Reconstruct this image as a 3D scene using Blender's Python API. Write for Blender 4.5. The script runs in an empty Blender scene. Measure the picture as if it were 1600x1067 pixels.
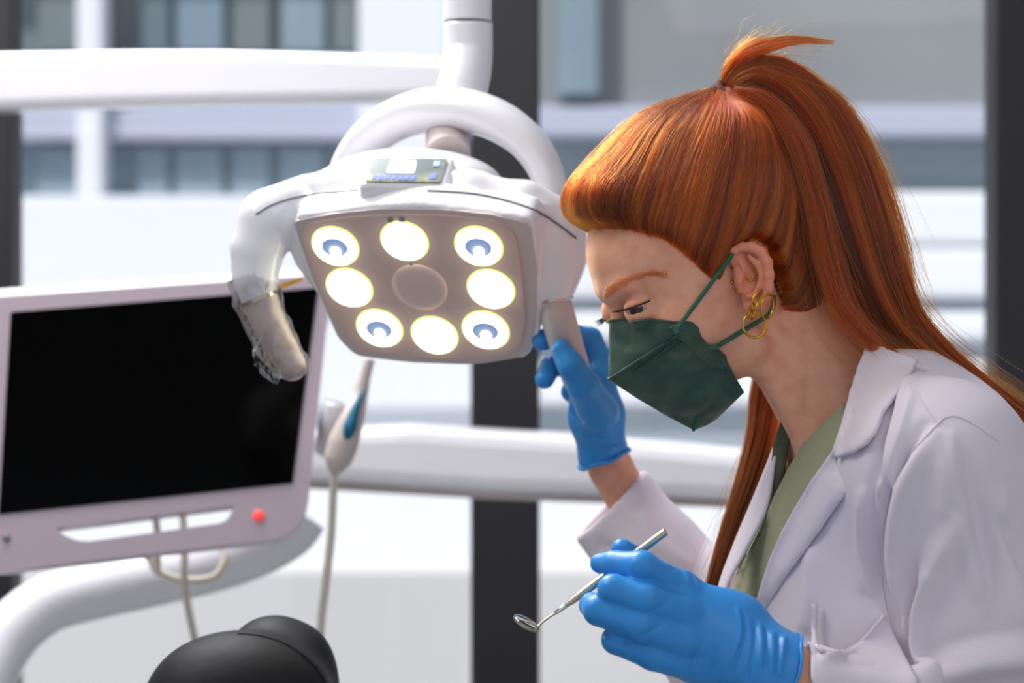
import bpy, math, random
import numpy as np
from mathutils import Vector, Matrix
from mathutils.bvhtree import BVHTree
from mathutils.geometry import delaunay_2d_cdt

random.seed(4)
RNG = np.random.default_rng(7)
SC = bpy.context.scene
COL = SC.collection
PI = math.pi

# ------------------------------------------------------------------ camera, sky, lights, exposure
H = 1.20                                   # camera height; camera looks along +Y, level
cam_d = bpy.data.cameras.new('camera')
cam = bpy.data.objects.new('camera', cam_d)
COL.objects.link(cam)
cam.location = (0, 0, H)
cam.rotation_euler = (PI/2, 0, 0)
cam_d.sensor_width = 36
cam_d.lens = 85
cam_d.clip_start = 0.05
cam_d.clip_end = 200
cam_d.dof.use_dof = True
cam_d.dof.focus_distance = 1.84
cam_d.dof.aperture_fstop = 5.2
SC.camera = cam
SC.view_settings.view_transform = 'Standard'
SC.view_settings.look = 'None'
SC.view_settings.exposure = 0.0
SC.view_settings.gamma = 1.0
SC.view_settings.use_curve_mapping = False

world = bpy.data.worlds.new('sky')
SC.world = world
world.use_nodes = True
wn = world.node_tree
bg = wn.nodes['Background']
bg.inputs[0].default_value = (0.80, 0.88, 1.0, 1)
bg.inputs[1].default_value = 0.72

def area_light(name, loc, target, size, power, color, size_y=None):
    ld = bpy.data.lights.new(name, 'AREA')
    ld.energy = power
    ld.color = color
    ld.shape = 'RECTANGLE'
    ld.size = size
    ld.size_y = size_y or size
    o = bpy.data.objects.new(name, ld)
    COL.objects.link(o)
    o.location = loc
    d = Vector(target) - Vector(loc)
    o.rotation_euler = d.to_track_quat('-Z', 'Y').to_euler()
    return o

sun_d = bpy.data.lights.new('sun', 'SUN')
sun_d.energy = 4.6
sun_d.angle = math.radians(1.5)
sun_d.color = (1.0, 0.96, 0.90)
sun = bpy.data.objects.new('sun', sun_d)
COL.objects.link(sun)
sun.rotation_euler = Vector((0.30, 0.45, -0.85)).to_track_quat('-Z', 'Y').to_euler()   # shines onto the facade opposite
area_light('added_fill_light_a', (-1.1, 1.7, 2.55), (0.1, 1.9, 1.0), 0.8, 15, (1.0, 0.94, 0.88))  # added area light from the left, aimed at the dentist; no fitting stands there
area_light('added_top_light_c', (-0.7, 2.75, 2.6), (-0.4, 2.4, 1.3), 0.9, 56, (0.97, 0.97, 1.0))  # added overhead light that whitens the lamp housing and arm; unseen
area_light('added_fill_light_b', (0.9, 0.3, 2.55), (0.3, 1.9, 1.0), 1.2, 6, (0.93, 0.93, 1.0))  # added weak fill from the camera side, unseen

# ------------------------------------------------------------------ helpers
S1 = 36/85/1600
def W(px, py, Y):
    s = S1*Y
    return np.array([(px-800)*s, Y, H-(py-533.5)*s])
def PX(p):
    s = S1*p[1]
    return (p[0]/s+800, 533.5-(p[2]-H)/s)
def ray(px, py):
    return np.array([(px-800)*S1, 1.0, -(py-533.5)*S1])
def on_plane(px, py, p0, n):
    d = ray(px, py); o = np.array([0, 0, H])
    t = np.dot(np.array(p0)-o, n)/np.dot(d, n)
    return o+d*t
def unit(v):
    v = np.array(v, float)
    return v/np.linalg.norm(v)

def lin(c):
    return tuple((x/255/12.92 if x/255 <= 0.04045 else ((x/255+0.055)/1.055)**2.4) for x in c)

MATS = {}
def mat(name, rgb, rough=0.5, metal=0.0, spec=0.5, bump=None, vary=None, sss=0.0, sss_col=None, trans=0.0,
        emit=None, emit_s=0.0, coat=0.0, alpha=1.0, sheen=0.0, aniso=None, ior=1.45):
    m = bpy.data.materials.new(name)
    m.use_nodes = True
    nt = m.node_tree
    b = nt.nodes['Principled BSDF']
    c = (*lin(rgb), 1)
    b.inputs['Base Color'].default_value = c
    b.inputs['Roughness'].default_value = rough
    b.inputs['Metallic'].default_value = metal
    b.inputs['Specular IOR Level'].default_value = spec
    b.inputs['IOR'].default_value = ior
    b.inputs['Coat Weight'].default_value = coat
    b.inputs['Sheen Weight'].default_value = sheen
    b.inputs['Transmission Weight'].default_value = trans
    b.inputs['Alpha'].default_value = alpha
    if sss:
        b.inputs['Subsurface Weight'].default_value = sss
        b.inputs['Subsurface Radius'].default_value = (1.0, 0.35, 0.18)
        b.inputs['Subsurface Scale'].default_value = 0.006
    if emit:
        b.inputs['Emission Color'].default_value = (*lin(emit), 1)
        b.inputs['Emission Strength'].default_value = emit_s
    tc = nt.nodes.new('ShaderNodeTexCoord')
    if vary:                                   # (scale, second rgb, contrast lo, hi)
        n = nt.nodes.new('ShaderNodeTexNoise'); n.inputs['Scale'].default_value = vary[0]
        n.inputs['Detail'].default_value = 5
        nt.links.new(tc.outputs['Object'], n.inputs['Vector'])
        r = nt.nodes.new('ShaderNodeValToRGB')
        r.color_ramp.elements[0].position = vary[2]; r.color_ramp.elements[1].position = vary[3]
        r.color_ramp.elements[0].color = c; r.color_ramp.elements[1].color = (*lin(vary[1]), 1)
        nt.links.new(n.outputs['Fac'], r.inputs[0])
        nt.links.new(r.outputs[0], b.inputs['Base Color'])
    if bump:                                   # list of (scale, strength, distance)
        prev = None
        for sc, st, di in bump:
            n = nt.nodes.new('ShaderNodeTexNoise'); n.inputs['Scale'].default_value = sc
            n.inputs['Detail'].default_value = 4
            nt.links.new(tc.outputs['Object'], n.inputs['Vector'])
            bp = nt.nodes.new('ShaderNodeBump')
            bp.inputs['Strength'].default_value = st; bp.inputs['Distance'].default_value = di
            nt.links.new(n.outputs['Fac'], bp.inputs['Height'])
            if prev: nt.links.new(prev.outputs[0], bp.inputs['Normal'])
            prev = bp
        nt.links.new(prev.outputs[0], b.inputs['Normal'])
    MATS[name] = m
    return m

def empty(name, loc, label, cat, group=None):
    o = bpy.data.objects.new(name, None)
    COL.objects.link(o)
    o.location = loc
    o.empty_display_size = 0.05
    tag(o, label, cat, group)
    return o
def tag(o, label=None, cat=None, group=None, kind=None):
    if label: o['label'] = label
    if cat: o['category'] = cat
    if group: o['group'] = group
    if kind: o['kind'] = kind
    return o
ROOT_LOC = {}
def world_loc(o):
    v = Vector((0, 0, 0))
    while o:
        v += o.location; o = o.parent
    return v
def link(name, me, material, parent=None, smooth=True):
    o = bpy.data.objects.new(name, me)
    COL.objects.link(o)
    if material: me.materials.append(material)
    if smooth and hasattr(me, 'polygons') and len(me.polygons):
        me.polygons.foreach_set('use_smooth', np.ones(len(me.polygons), bool))
    if parent:
        o.parent = parent
        r = parent
        while r.parent: r = r.parent
        if parent.type == 'EMPTY':
            o.matrix_parent_inverse = Matrix.Translation(-parent.location)
    return o
def obj(name, V, F, material, parent=None, smooth=True):
    me = bpy.data.meshes.new(name)
    me.from_pydata([tuple(v) for v in V], [], [tuple(int(i) for i in f) for f in F])
    me.update()
    return link(name, me, material, parent, smooth)

# ---- signed distance fields -> mesh (surface nets)
def sd_sph(P, c, r): return np.linalg.norm(P-np.array(c), axis=1)-r
def sd_ell(P, c, r, R=None):
    q = P-np.array(c)
    if R is not None: q = q@R                       # columns of R are the axes
    r = np.array(r, float)
    k0 = np.linalg.norm(q/r, axis=1); k1 = np.linalg.norm(q/(r*r), axis=1)+1e-12
    return k0*(k0-1)/k1
def sd_cap(P, a, b, ra, rb=None):
    rb = ra if rb is None else rb
    a = np.array(a, float); b = np.array(b, float); ba = b-a
    t = np.clip(((P-a)@ba)/max(ba@ba, 1e-12), 0, 1)
    return np.linalg.norm(P-a-t[:, None]*ba, axis=1)-(ra+(rb-ra)*t)
def sd_box(P, c, h, R=None, r=0.0):
    q = P-np.array(c)
    if R is not None: q = q@R
    q = np.abs(q)-(np.array(h)-r)
    return np.linalg.norm(np.maximum(q, 0), axis=1)+np.minimum(q.max(axis=1), 0)-r
def smin(a, b, k):
    h = np.maximum(k-np.abs(a-b), 0)/k
    return np.minimum(a, b)-h*h*k*0.25
def smax(a, b, k): return -smin(-a, -b, k)
def sd_chain(P, pts, k=0.004):
    d = None
    for (a, ra), (b, rb) in zip(pts[:-1], pts[1:]):
        e = sd_cap(P, a, b, ra, rb)
        d = e if d is None else smin(d, e, k)
    return d
def sd_poly2(x, y, poly):
    poly = np.array(poly, float); n = len(poly)
    d = np.full(len(x), 1e9); s = np.ones(len(x))
    for i in range(n):
        a = poly[i]; b = poly[i-1]
        e = b-a; wx = x-a[0]; wy = y-a[1]
        t = np.clip((wx*e[0]+wy*e[1])/(e@e), 0, 1)
        d = np.minimum(d, (wx-e[0]*t)**2+(wy-e[1]*t)**2)
        c1 = y >= a[1]; c2 = y < b[1]; c3 = e[0]*wy > e[1]*wx
        flip = (c1 & c2 & c3) | (~c1 & ~c2 & ~c3)
        s = np.where(flip, -s, s)
    return s*np.sqrt(d)

def nets(f, lo, hi, h, smooth=2):
    lo = np.array(lo, float); hi = np.array(hi, float)
    B = 4
    nb = np.ceil((hi-lo)/(h*B)).astype(int)
    g = [lo[i]+(np.arange(nb[i])+0.5)*h*B-h*0.5 for i in range(3)]
    X = np.stack(np.meshgrid(*g, indexing='ij'), -1).reshape(-1, 3)
    C = f(X)
    n = nb*B
    Fv = np.repeat(np.repeat(np.repeat(C.reshape(nb), B, 0), B, 1), B, 2).astype(np.float32)
    act = np.argwhere((np.abs(C) < h*B*1.5).reshape(nb))
    off = np.stack(np.meshgrid(*[np.arange(B)]*3, indexing='ij'), -1).reshape(-1, 3)
    idx = (act[:, None, :]*B+off[None]).reshape(-1, 3)
    step = 400000
    for s in range(0, len(idx), step):
        ii = idx[s:s+step]
        Fv[ii[:, 0], ii[:, 1], ii[:, 2]] = f(lo+ii*h)
    Fv[0], Fv[-1] = np.maximum(Fv[0], h), np.maximum(Fv[-1], h)
    Fv[:, 0], Fv[:, -1] = np.maximum(Fv[:, 0], h), np.maximum(Fv[:, -1], h)
    Fv[:, :, 0], Fv[:, :, -1] = np.maximum(Fv[:, :, 0], h), np.maximum(Fv[:, :, -1], h)
    ins = Fv < 0
    cnt = np.zeros(tuple(n-1), np.int8)
    for a in (0, 1):
        for b in (0, 1):
            for c in (0, 1):
                cnt += ins[a:n[0]-1+a, b:n[1]-1+b, c:n[2]-1+c]
    cells = np.argwhere((cnt > 0) & (cnt < 8))
    idn = np.full(tuple(n-1), -1, np.int64)
    idn[cells[:, 0], cells[:, 1], cells[:, 2]] = np.arange(len(cells))
    acc = np.zeros((len(cells), 3)); m = np.zeros(len(cells))
    cor = [(a, b, c) for a in (0, 1) for b in (0, 1) for c in (0, 1)]
    for p in cor:
        for ax in range(3):
            if p[ax] == 0:
                q = list(p); q[ax] = 1
                A = Fv[cells[:, 0]+p[0], cells[:, 1]+p[1], cells[:, 2]+p[2]]
                Bv = Fv[cells[:, 0]+q[0], cells[:, 1]+q[1], cells[:, 2]+q[2]]
                x = (A < 0) != (Bv < 0)
                t = np.where(x, A/np.where(x, A-Bv, 1), 0)
                pt = np.tile(np.array(p, float), (len(cells), 1)); pt[:, ax] = t
                acc += pt*x[:, None]; m += x
    V = lo+(cells+acc/m[:, None])*h
    F = []
    for ax in range(3):
        sl0 = [slice(1, n[i]-1) for i in range(3)]; sl1 = list(sl0)
        sl0[ax] = slice(0, n[ax]-1); sl1[ax] = slice(1, n[ax])
        a = ins[tuple(sl0)]; b = ins[tuple(sl1)]
        e = np.argwhere(a != b)
        first = a[e[:, 0], e[:, 1], e[:, 2]]
        e = e+np.array([0 if i == ax else 1 for i in range(3)])
        u, v = (ax+1) % 3, (ax+2) % 3
        du = np.zeros(3, int); du[u] = 1; dv = np.zeros(3, int); dv[v] = 1
        ix = [e-du-dv, e-dv, e, e-du]
        q = np.stack([idn[k[:, 0], k[:, 1], k[:, 2]] for k in ix], 1)
        q[~first] = q[~first][:, ::-1]
        F.append(q)
    F = np.concatenate(F)
    F = F[(F >= 0).all(1)]
    for _ in range(smooth):
        V = relax(V, F, 0.5)
    return V, F
def relax(V, F, w=0.5):
    k = F.shape[1]
    s = np.zeros_like(V); c = np.zeros(len(V))
    for i in range(k):
        a = F[:, i]; b = F[:, (i+1) % k]
        for x, y in ((a, b), (b, a)):
            for ax in range(3): s[:, ax] += np.bincount(x, V[y, ax], len(V))
            c += np.bincount(x, minlength=len(V))
    c = np.maximum(c, 1)
    return V*(1-w)+w*s/c[:, None]
def normals(V, F):
    a = V[F[:, 0]]; b = V[F[:, 1]]; c = V[F[:, 2]]
    nrm = np.cross(b-a, c-a)
    if F.shape[1] == 4:
        nrm = np.cross(V[F[:, 2]]-a, V[F[:, 3]]-b)
    N = np.zeros_like(V)
    for i in range(F.shape[1]):
        for ax in range(3): N[:, ax] += np.bincount(F[:, i], nrm[:, ax], len(V))
    return N/(np.linalg.norm(N, axis=1)[:, None]+1e-12)
def seg_dist(P, pts):
    d = np.full(len(P), 1e9); tt = np.zeros(len(P)); L = len(pts)-1
    for i, (a, b) in enumerate(zip(pts[:-1], pts[1:])):
        a = np.array(a); b = np.array(b); ba = b-a
        t = np.clip(((P-a)@ba)/max(ba@ba, 1e-12), 0, 1)
        e = np.linalg.norm(P-a-t[:, None]*ba, axis=1)
        k = e < d
        tt = np.where(k, (i+t)/L, tt); d = np.where(k, e, d)
    return d, tt
def pix(V):
    s = S1*V[:, 1]
    return V[:, 0]/s+800, 533.5-(V[:, 2]-H)/s

def keep_large(V, F, share=0.03):
    """drop loose shreds left by a cut"""
    p = np.arange(len(V))
    while True:
        m = p[F].min(1); q = p.copy()
        for i in range(F.shape[1]): np.minimum.at(q, F[:, i], m)
        q = q[q]
        if (q == p).all(): break
        p = q
    lab = p[F[:, 0]]; u, c = np.unique(lab, return_counts=True)
    return F[np.isin(lab, u[c > share*len(F)])]

class SurfMin:
    """The nearer of several surfaces."""
    def __init__(self, parts): self.parts = parts
    def hit(self, px, py):
        best = None
        for s, o in self.parts:
            h = s.hit(px, py)
            if h is not None:
                y = h[0][1]-o
                if best is None or y < best[0][1]: best = (np.array([h[0][0], y, h[0][2]]), h[1])
        return best
class Surf:
    """Something to lay cloth on: a ray from the camera finds the surface."""
    def __init__(self, V, F):
        self.b = BVHTree.FromPolygons([tuple(v) for v in V], [tuple(int(i) for i in f) for f in F])
    def hit(self, px, py):
        o = Vector((0, 0, H)); d = Vector(ray(px, py)).normalized()
        loc, nrm, i, dist = self.b.ray_cast(o, d)
        return (np.array(loc), np.array(nrm)) if loc else None

def inside_poly(x, y, poly):
    return sd_poly2(np.array([x], float), np.array([y], float), poly)[0] < 0
def sheet(name, poly, surf, off, material, parent, thick=0.0016, step=8, lift=None, relaxn=3, maxd=None, smoothd=0):
    """A piece of cloth cut to a shape and laid on a surface."""
    poly = [np.array(p, float) for p in poly]
    bd = []
    for a, b in zip(poly, poly[1:]+poly[:1]):
        m = max(1, int(np.linalg.norm(b-a)/step))
        for i in range(m): bd.append(a+(b-a)*i/m)
    nb = len(bd)
    arr = np.array(bd)
    xs = np.arange(arr[:, 0].min(), arr[:, 0].max(), step); ys = np.arange(arr[:, 1].min(), arr[:, 1].max(), step)
    gx, gy = np.meshgrid(xs, ys); gx = gx.ravel(); gy = gy.ravel()
    sd = sd_poly2(gx, gy, arr)
    inn = [(x, y) for x, y, s in zip(gx, gy, sd) if s < -step*0.45]
    pts = [Vector((p[0], p[1])) for p in bd]+[Vector(p) for p in inn]
    r = delaunay_2d_cdt(pts, [], [list(range(nb))], 1, 1e-6)
    v2 = [np.array(v) for v in r[0]]; faces = [f for f in r[2]]
    Y = np.full(len(v2), np.nan)
    for i, v in enumerate(v2):
        h = surf.hit(v[0], v[1])
        if h is not None and (maxd is None or h[0][1] < maxd):
            Y[i] = h[0][1]
    ok = ~np.isnan(Y)
    A = np.array(v2)
    for i in np.where(~ok)[0]:
        j = np.where(ok)[0]; d = np.linalg.norm(A[j]-A[i], axis=1)
        kk = np.argsort(d)[:4]
        Y[i] = Y[j[kk]].mean()
    Fq = np.array([f[:3] for f in faces])
    for _ in range(relaxn+smoothd):
        T = np.stack([Y, Y, Y], 1); Y = relax(T, Fq, 0.6)[:, 0]
    Y = Y-off
    if lift is not None:
        Y = Y-np.array([lift(v[0], v[1]) for v in v2])
    V = [W(v[0], v[1], y) for v, y in zip(v2, Y)]
    a, b, c = (V[faces[0][0]], V[faces[0][1]], V[faces[0][2]])
    if np.cross(b-a, c-a)[1] > 0: faces = [tuple(reversed(f)) for f in faces]
    o = obj(name, V, faces, material, parent)
    m = o.modifiers.new('thickness', 'SOLIDIFY'); m.thickness = thick; m.offset = -1
    return o

def catmull(pts, n=8, closed=False):
    P = [np.array(p, float) for p in pts]
    out = []
    N = len(P)
    rng = range(N) if closed else range(N-1)
    for i in rng:
        if closed: p0, p1, p2, p3 = P[i-1], P[i], P[(i+1) % N], P[(i+2) % N]
        else: p0, p1, p2, p3 = P[max(i-1, 0)], P[i], P[i+1], P[min(i+2, N-1)]
        for k in range(n):
            t = k/n
            out.append(0.5*((2*p1)+(-p0+p2)*t+(2*p0-5*p1+4*p2-p3)*t*t+(-p0+3*p1-3*p2+p3)*t**3))
    if not closed: out.append(P[-1])
    return out
def tube_mesh(pts, rad, seg=12, flat=1.0, up=None, closed=False, caps=True):
    pts = [np.array(p, float) for p in pts]
    n = len(pts)
    if not hasattr(rad, '__len__'): rad = [rad]*n
    V = []; F = []
    prev = None
    for i in range(n):
        if closed: t = unit(pts[(i+1) % n]-pts[i-1])
        else: t = unit(pts[min(i+1, n-1)]-pts[max(i-1, 0)])
        if prev is None:
            u = np.array(up, float) if up is not None else (np.array([0, 0, 1.0]) if abs(t[2]) < 0.9 else np.array([1.0, 0, 0]))
        else: u = prev
        u = unit(u-t*(u@t)); prev = u
        v = np.cross(t, u)
        for k in range(seg):
            a = 2*PI*k/seg
            V.append(pts[i]+rad[i]*(math.cos(a)*u+flat*math.sin(a)*v))
    m = n if closed else n-1
    for i in range(m):
        for k in range(seg):
            a = i*seg+k; b = i*seg+(k+1) % seg
            c = ((i+1) % n)*seg+(k+1) % seg; d = ((i+1) % n)*seg+k
            F.append((a, b, c, d))
    if caps and not closed:
        F.append(tuple(range(seg-1, -1, -1))); F.append(tuple((n-1)*seg+k for k in range(seg)))
    return V, F
def tube(name, pts, rad, material, parent=None, **k):
    V, F = tube_mesh(pts, rad, **k)
    return obj(name, V, F, material, parent)
def cyl_mesh(a, b, prof, seg=32):
    """prof: list of (t along a-b, radius)"""
    a = np.array(a, float); b = np.array(b, float)
    pts = [a+(b-a)*t for t, r in prof]
    t = unit(b-a)
    u = np.array([0, 0, 1.0]) if abs(t[2]) < 0.9 else np.array([1.0, 0, 0])
    u = unit(u-t*(u@t)); v = np.cross(t, u)
    V = []; F = []
    for p, (tt, r) in zip(pts, prof):
        for k in range(seg):
            an = 2*PI*k/seg
            V.append(p+r*(math.cos(an)*u+math.sin(an)*v))
    for i in range(len(prof)-1):
        for k in range(seg):
            F.append((i*seg+k, i*seg+(k+1) % seg, (i+1)*seg+(k+1) % seg, (i+1)*seg+k))
    F.append(tuple(range(seg-1, -1, -1))); F.append(tuple((len(prof)-1)*seg+k for k in range(seg)))
    return V, F
def sharp(o, ang=35):
    m = o.modifiers.new('edges', 'EDGE_SPLIT'); m.split_angle = math.radians(ang)
    return o
def bevel(o, w, seg=2, ang=35):
    m = o.modifiers.new('bevel', 'BEVEL'); m.width = w; m.segments = seg; m.limit_method = 'ANGLE'; m.angle_limit = math.radians(ang)
    m.harden_normals = False
    return o
def box(name, lo, hi, material, parent=None, bev=0.0, kind=None):
    x0, y0, z0 = lo; x1, y1, z1 = hi
    V = [(x0, y0, z0), (x1, y0, z0), (x1, y1, z0), (x0, y1, z0), (x0, y0, z1), (x1, y0, z1), (x1, y1, z1), (x0, y1, z1)]
    F = [(0, 3, 2, 1), (4, 5, 6, 7), (0, 1, 5, 4), (1, 2, 6, 5), (2, 3, 7, 6), (3, 0, 4, 7)]
    o = obj(name, V, F, material, parent, smooth=False)
    if bev: bevel(o, bev)
    if kind: o['kind'] = kind
    return o
def plate(name, outer, holes, back, material, parent, bev=0.0):
    """outer/holes: 3D point loops on one plane; back: vector of the thickness."""
    loops = [list(outer)]+[list(h) for h in holes]
    p0 = np.array(outer[0], float)
    e1 = unit(np.array(outer[len(outer)//3])-p0); nn = unit(back); e1 = unit(e1-nn*(e1@nn)); e2 = np.cross(nn, e1)
    pts = []; fl = []; c = 0
    for L in loops:
        fl.append(list(range(c, c+len(L)))); c += len(L)
        for p in L: q = np.array(p)-p0; pts.append(Vector((q@e1, q@e2)))
    r = delaunay_2d_cdt(pts, [], fl, 1, 1e-7)
    v2 = r[0]; faces = [f for f in r[2] if len(f) == 3]
    def inh(x, y):
        for h in holes:
            P = [((np.array(p)-p0)@e1, (np.array(p)-p0)@e2) for p in h]
            if inside_poly(x, y, P): return True
        return False
    if holes:
        faces = [f for f in faces if not inh(sum(v2[i][0] for i in f)/3, sum(v2[i][1] for i in f)/3)]
    V = [p0+e1*v[0]+e2*v[1] for v in v2]
    n = len(V)
    V2 = V+[v+np.array(back) for v in V]
    F = []
    a, b, c_ = (V[i] for i in faces[0])
    rev = np.cross(b-a, c_-a)@np.array(back) > 0
    if rev: faces = [tuple(reversed(f)) for f in faces]
    ec = {}
    for f in faces:
        for i in range(3): ec[(f[i], f[(i+1) % 3])] = 1
    for f in faces:
        F.append(tuple(f)); F.append(tuple(i+n for i in reversed(f)))
    for (i, j) in ec:
        if (j, i) not in ec: F.append((j, i, i+n, j+n))
    o = obj(name, V2, F, material, parent, smooth=False)
    if bev: bevel(o, bev, 3, 50)
    return o
def curves(name, P, R, material, parent, tone=None):
    """P: (strands, points, 3); R: (strands, points)"""
    hc = bpy.data.hair_curves.new(name)
    n, m, _ = P.shape
    hc.add_curves([m]*n)
    hc.position_data.foreach_set('vector', np.ascontiguousarray(P, np.float32).ravel())
    a = hc.attributes.get('radius') or hc.attributes.new('radius', 'FLOAT', 'POINT')
    a.data.foreach_set('value', np.ascontiguousarray(R, np.float32).ravel())
    if tone is not None:
        ta = hc.attributes.new('tone', 'FLOAT', 'CURVE'); ta.data.foreach_set('value', np.ascontiguousarray(tone, np.float32))
    hc.materials.append(material)
    o = bpy.data.objects.new(name, hc)
    COL.objects.link(o)
    if parent:
        o.parent = parent
        if parent.type == 'EMPTY': o.matrix_parent_inverse = Matrix.Translation(-parent.location)
    return o
def snoise(P, seed, f):
    r = np.random.default_rng(seed)
    o = np.zeros(len(P))
    for i in range(6):
        d = r.normal(size=3); d /= np.linalg.norm(d)
        o += np.sin((P@d)*f*(0.6+0.25*i)+r.uniform(0, 6.28)+1.5*np.sin((P@np.roll(d, 1))*f*0.7))/6
    return o

# ------------------------------------------------------------------ materials
M = MATS
mat('white_plastic', (242, 240, 244), rough=0.22, coat=0.3)
mat('warm_plastic', (206, 192, 186), rough=0.38)
mat('taupe', (208, 180, 172), rough=0.55)
mat('taupe_light', (220, 192, 184), rough=0.5)
mat('casing', (186, 170, 180), rough=0.35)
mat('screen', (1, 1, 1), rough=0.10, spec=0.06)
mat('dark_frame', (30, 29, 34), rough=0.55)
mat('seam', (120, 122, 128), rough=0.5)
mat('steel', (190, 178, 160), rough=0.22, metal=1.0)
mat('steel_bright', (225, 222, 216), rough=0.06, metal=1.0)
mat('gold', (214, 160, 48), rough=0.2, metal=1.0)
mat('glove', (52, 142, 216), rough=0.36, spec=0.45, bump=[(900, 0.10, 0.0006), (90, 0.18, 0.002)], sss=0.06)
mat('skin', (238, 174, 142), rough=0.48, spec=0.4, bump=[(700, 0.14, 0.0006), (160, .08, 0.001)], vary=(60, (222, 148, 118), 0.40, 0.78), sss=0.12)
mat('ear_skin', (230, 142, 112), rough=0.42, spec=0.5, bump=[(500, 0.1, 0.0005)], sss=0.07)
mat('coat_cloth', (222, 212, 222), rough=0.72, sheen=0.12, bump=[(1500, 0.18, 0.0005), (40, 0.10, 0.006)])
mat('sage_cloth', (156, 158, 128), rough=0.8, bump=[(1200, 0.25, 0.0006), (50, 0.2, 0.004)])
mat('sage_shaded', (84, 88, 64), rough=0.85)  # scrub cloth with the shade inside the neck opening put into its colour
mat('mask_dark', (18, 42, 34), rough=0.7)
mat('stitch', (104, 100, 74), rough=0.7)
mat('mask_cloth', (36, 68, 55), rough=0.45, sheen=0.25, bump=[(1600, 0.6, 0.0006), (60, 0.35, 0.003)], vary=(55, (62, 90, 70), 0.42, 0.75))
mat('mask_strap', (44, 94, 72), rough=0.6)
mat('black_leather', (17, 17, 21), rough=0.6, spec=0.3, bump=[(500, 0.15, 0.0008), (14, 0.3, 0.01)])
mat('cable', (222, 212, 194), rough=0.55)
mat('teal', (0, 98, 128), rough=0.4)
mat('hair_base', (66, 22, 8), rough=0.5, spec=0.3)
mat('eye_white', (176, 150, 142), rough=0.1, spec=0.6)
mat('iris', (52, 26, 14), rough=0.1)
mat('pink_cloth', (216, 188, 194), rough=0.8)
mat('hair_tie', (104, 66, 62), rough=0.8, bump=[(600, 0.5, 0.001)])
mat('floor_vinyl', (168, 170, 172), rough=0.45, vary=(6, (156, 158, 162), 0.3, 0.7))
mat('ceiling_paint', (232, 232, 232), rough=0.9)
mat('wall_paint', (214, 214, 216), rough=0.9, bump=[(200, 0.1, 0.001)])
mat('facade_white', (226, 228, 236), rough=0.85, bump=[(60, 0.1, 0.003)])
mat('facade_lavender', (176, 180, 200), rough=0.85)
mat('facade_grey', (128, 130, 134), rough=0.85, vary=(1.2, (142, 144, 146), 0.3, 0.7))
mat('facade_glass', (122, 140, 154), rough=0.25, vary=(1.5, (142, 158, 170), 0.35, 0.65))
mat('facade_glass_dark', (100, 114, 124), rough=0.3, vary=(2.2, (120, 126, 122), 0.35, 0.7))
mat('facade_panel', (150, 162, 172), rough=0.5, vary=(1.5, (164, 174, 182), 0.35, 0.65))
mat('terrace', (206, 204, 208), rough=0.9)
mat('trouser', (150, 154, 124), rough=0.85)
mat('rubber', (40, 40, 44), rough=0.7)
mat('lamp_lit', (255, 255, 236), emit=(255, 255, 226), emit_s=9.0)
mat('lamp_rim_bloom', (230, 240, 130), emit=(236, 244, 120), emit_s=1.0)  # lens rim whose own glow paints the yellow-green bloom around the lens
mat('lamp_cup', (150, 172, 214), rough=0.3, emit=(150, 172, 216), emit_s=0.35)
mat('led_red', (255, 70, 60), emit=(255, 90, 80), emit_s=0.45)
mat('display_glass', (96, 112, 108), rough=0.15, vary=(40, (178, 178, 130), 0.45, 0.62))
mat('display_lit', (240, 246, 250), emit=(236, 244, 250), emit_s=1.0)
mat('display_blue', (90, 110, 220), emit=(110, 130, 255), emit_s=0.6)
mat('yellow_tag', (226, 170, 60), rough=0.5)

def film(name, tint, k, rough):
    m = bpy.data.materials.new(name); m.use_nodes = True
    nt = m.node_tree; nt.nodes.clear()
    out = nt.nodes.new('ShaderNodeOutputMaterial'); mx = nt.nodes.new('ShaderNodeMixShader')
    tr = nt.nodes.new('ShaderNodeBsdfTransparent'); gl = nt.nodes.new('ShaderNodeBsdfGlossy')
    fr = nt.nodes.new('ShaderNodeFresnel'); fr.inputs[0].default_value = k
    tr.inputs[0].default_value = (*tint, 1); gl.inputs['Roughness'].default_value = rough
    nt.links.new(fr.outputs[0], mx.inputs[0]); nt.links.new(tr.outputs[0], mx.inputs[1]); nt.links.new(gl.outputs[0], mx.inputs[2])
    nt.links.new(mx.outputs[0], out.inputs[0])
    MATS[name] = m
    return m
film('window_glass', (0.97, 0.985, 0.985), 1.35, 0.02)
film('clear_film', (0.95, 0.93, 0.93), 1.33, 0.28)
nt = M['clear_film'].node_tree
_n = nt.nodes.new('ShaderNodeTexNoise'); _n.inputs['Scale'].default_value = 160
_b = nt.nodes.new('ShaderNodeBump'); _b.inputs['Strength'].default_value = 0.8; _b.inputs['Distance'].default_value = 0.004
_t = nt.nodes.new('ShaderNodeTexCoord'); nt.links.new(_t.outputs['Object'], _n.inputs['Vector'])
nt.links.new(_n.outputs['Fac'], _b.inputs['Height'])
for nd in nt.nodes:
    if nd.type in ('BSDF_GLOSSY', 'FRESNEL'): nt.links.new(_b.outputs[0], nd.inputs['Normal'])

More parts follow.
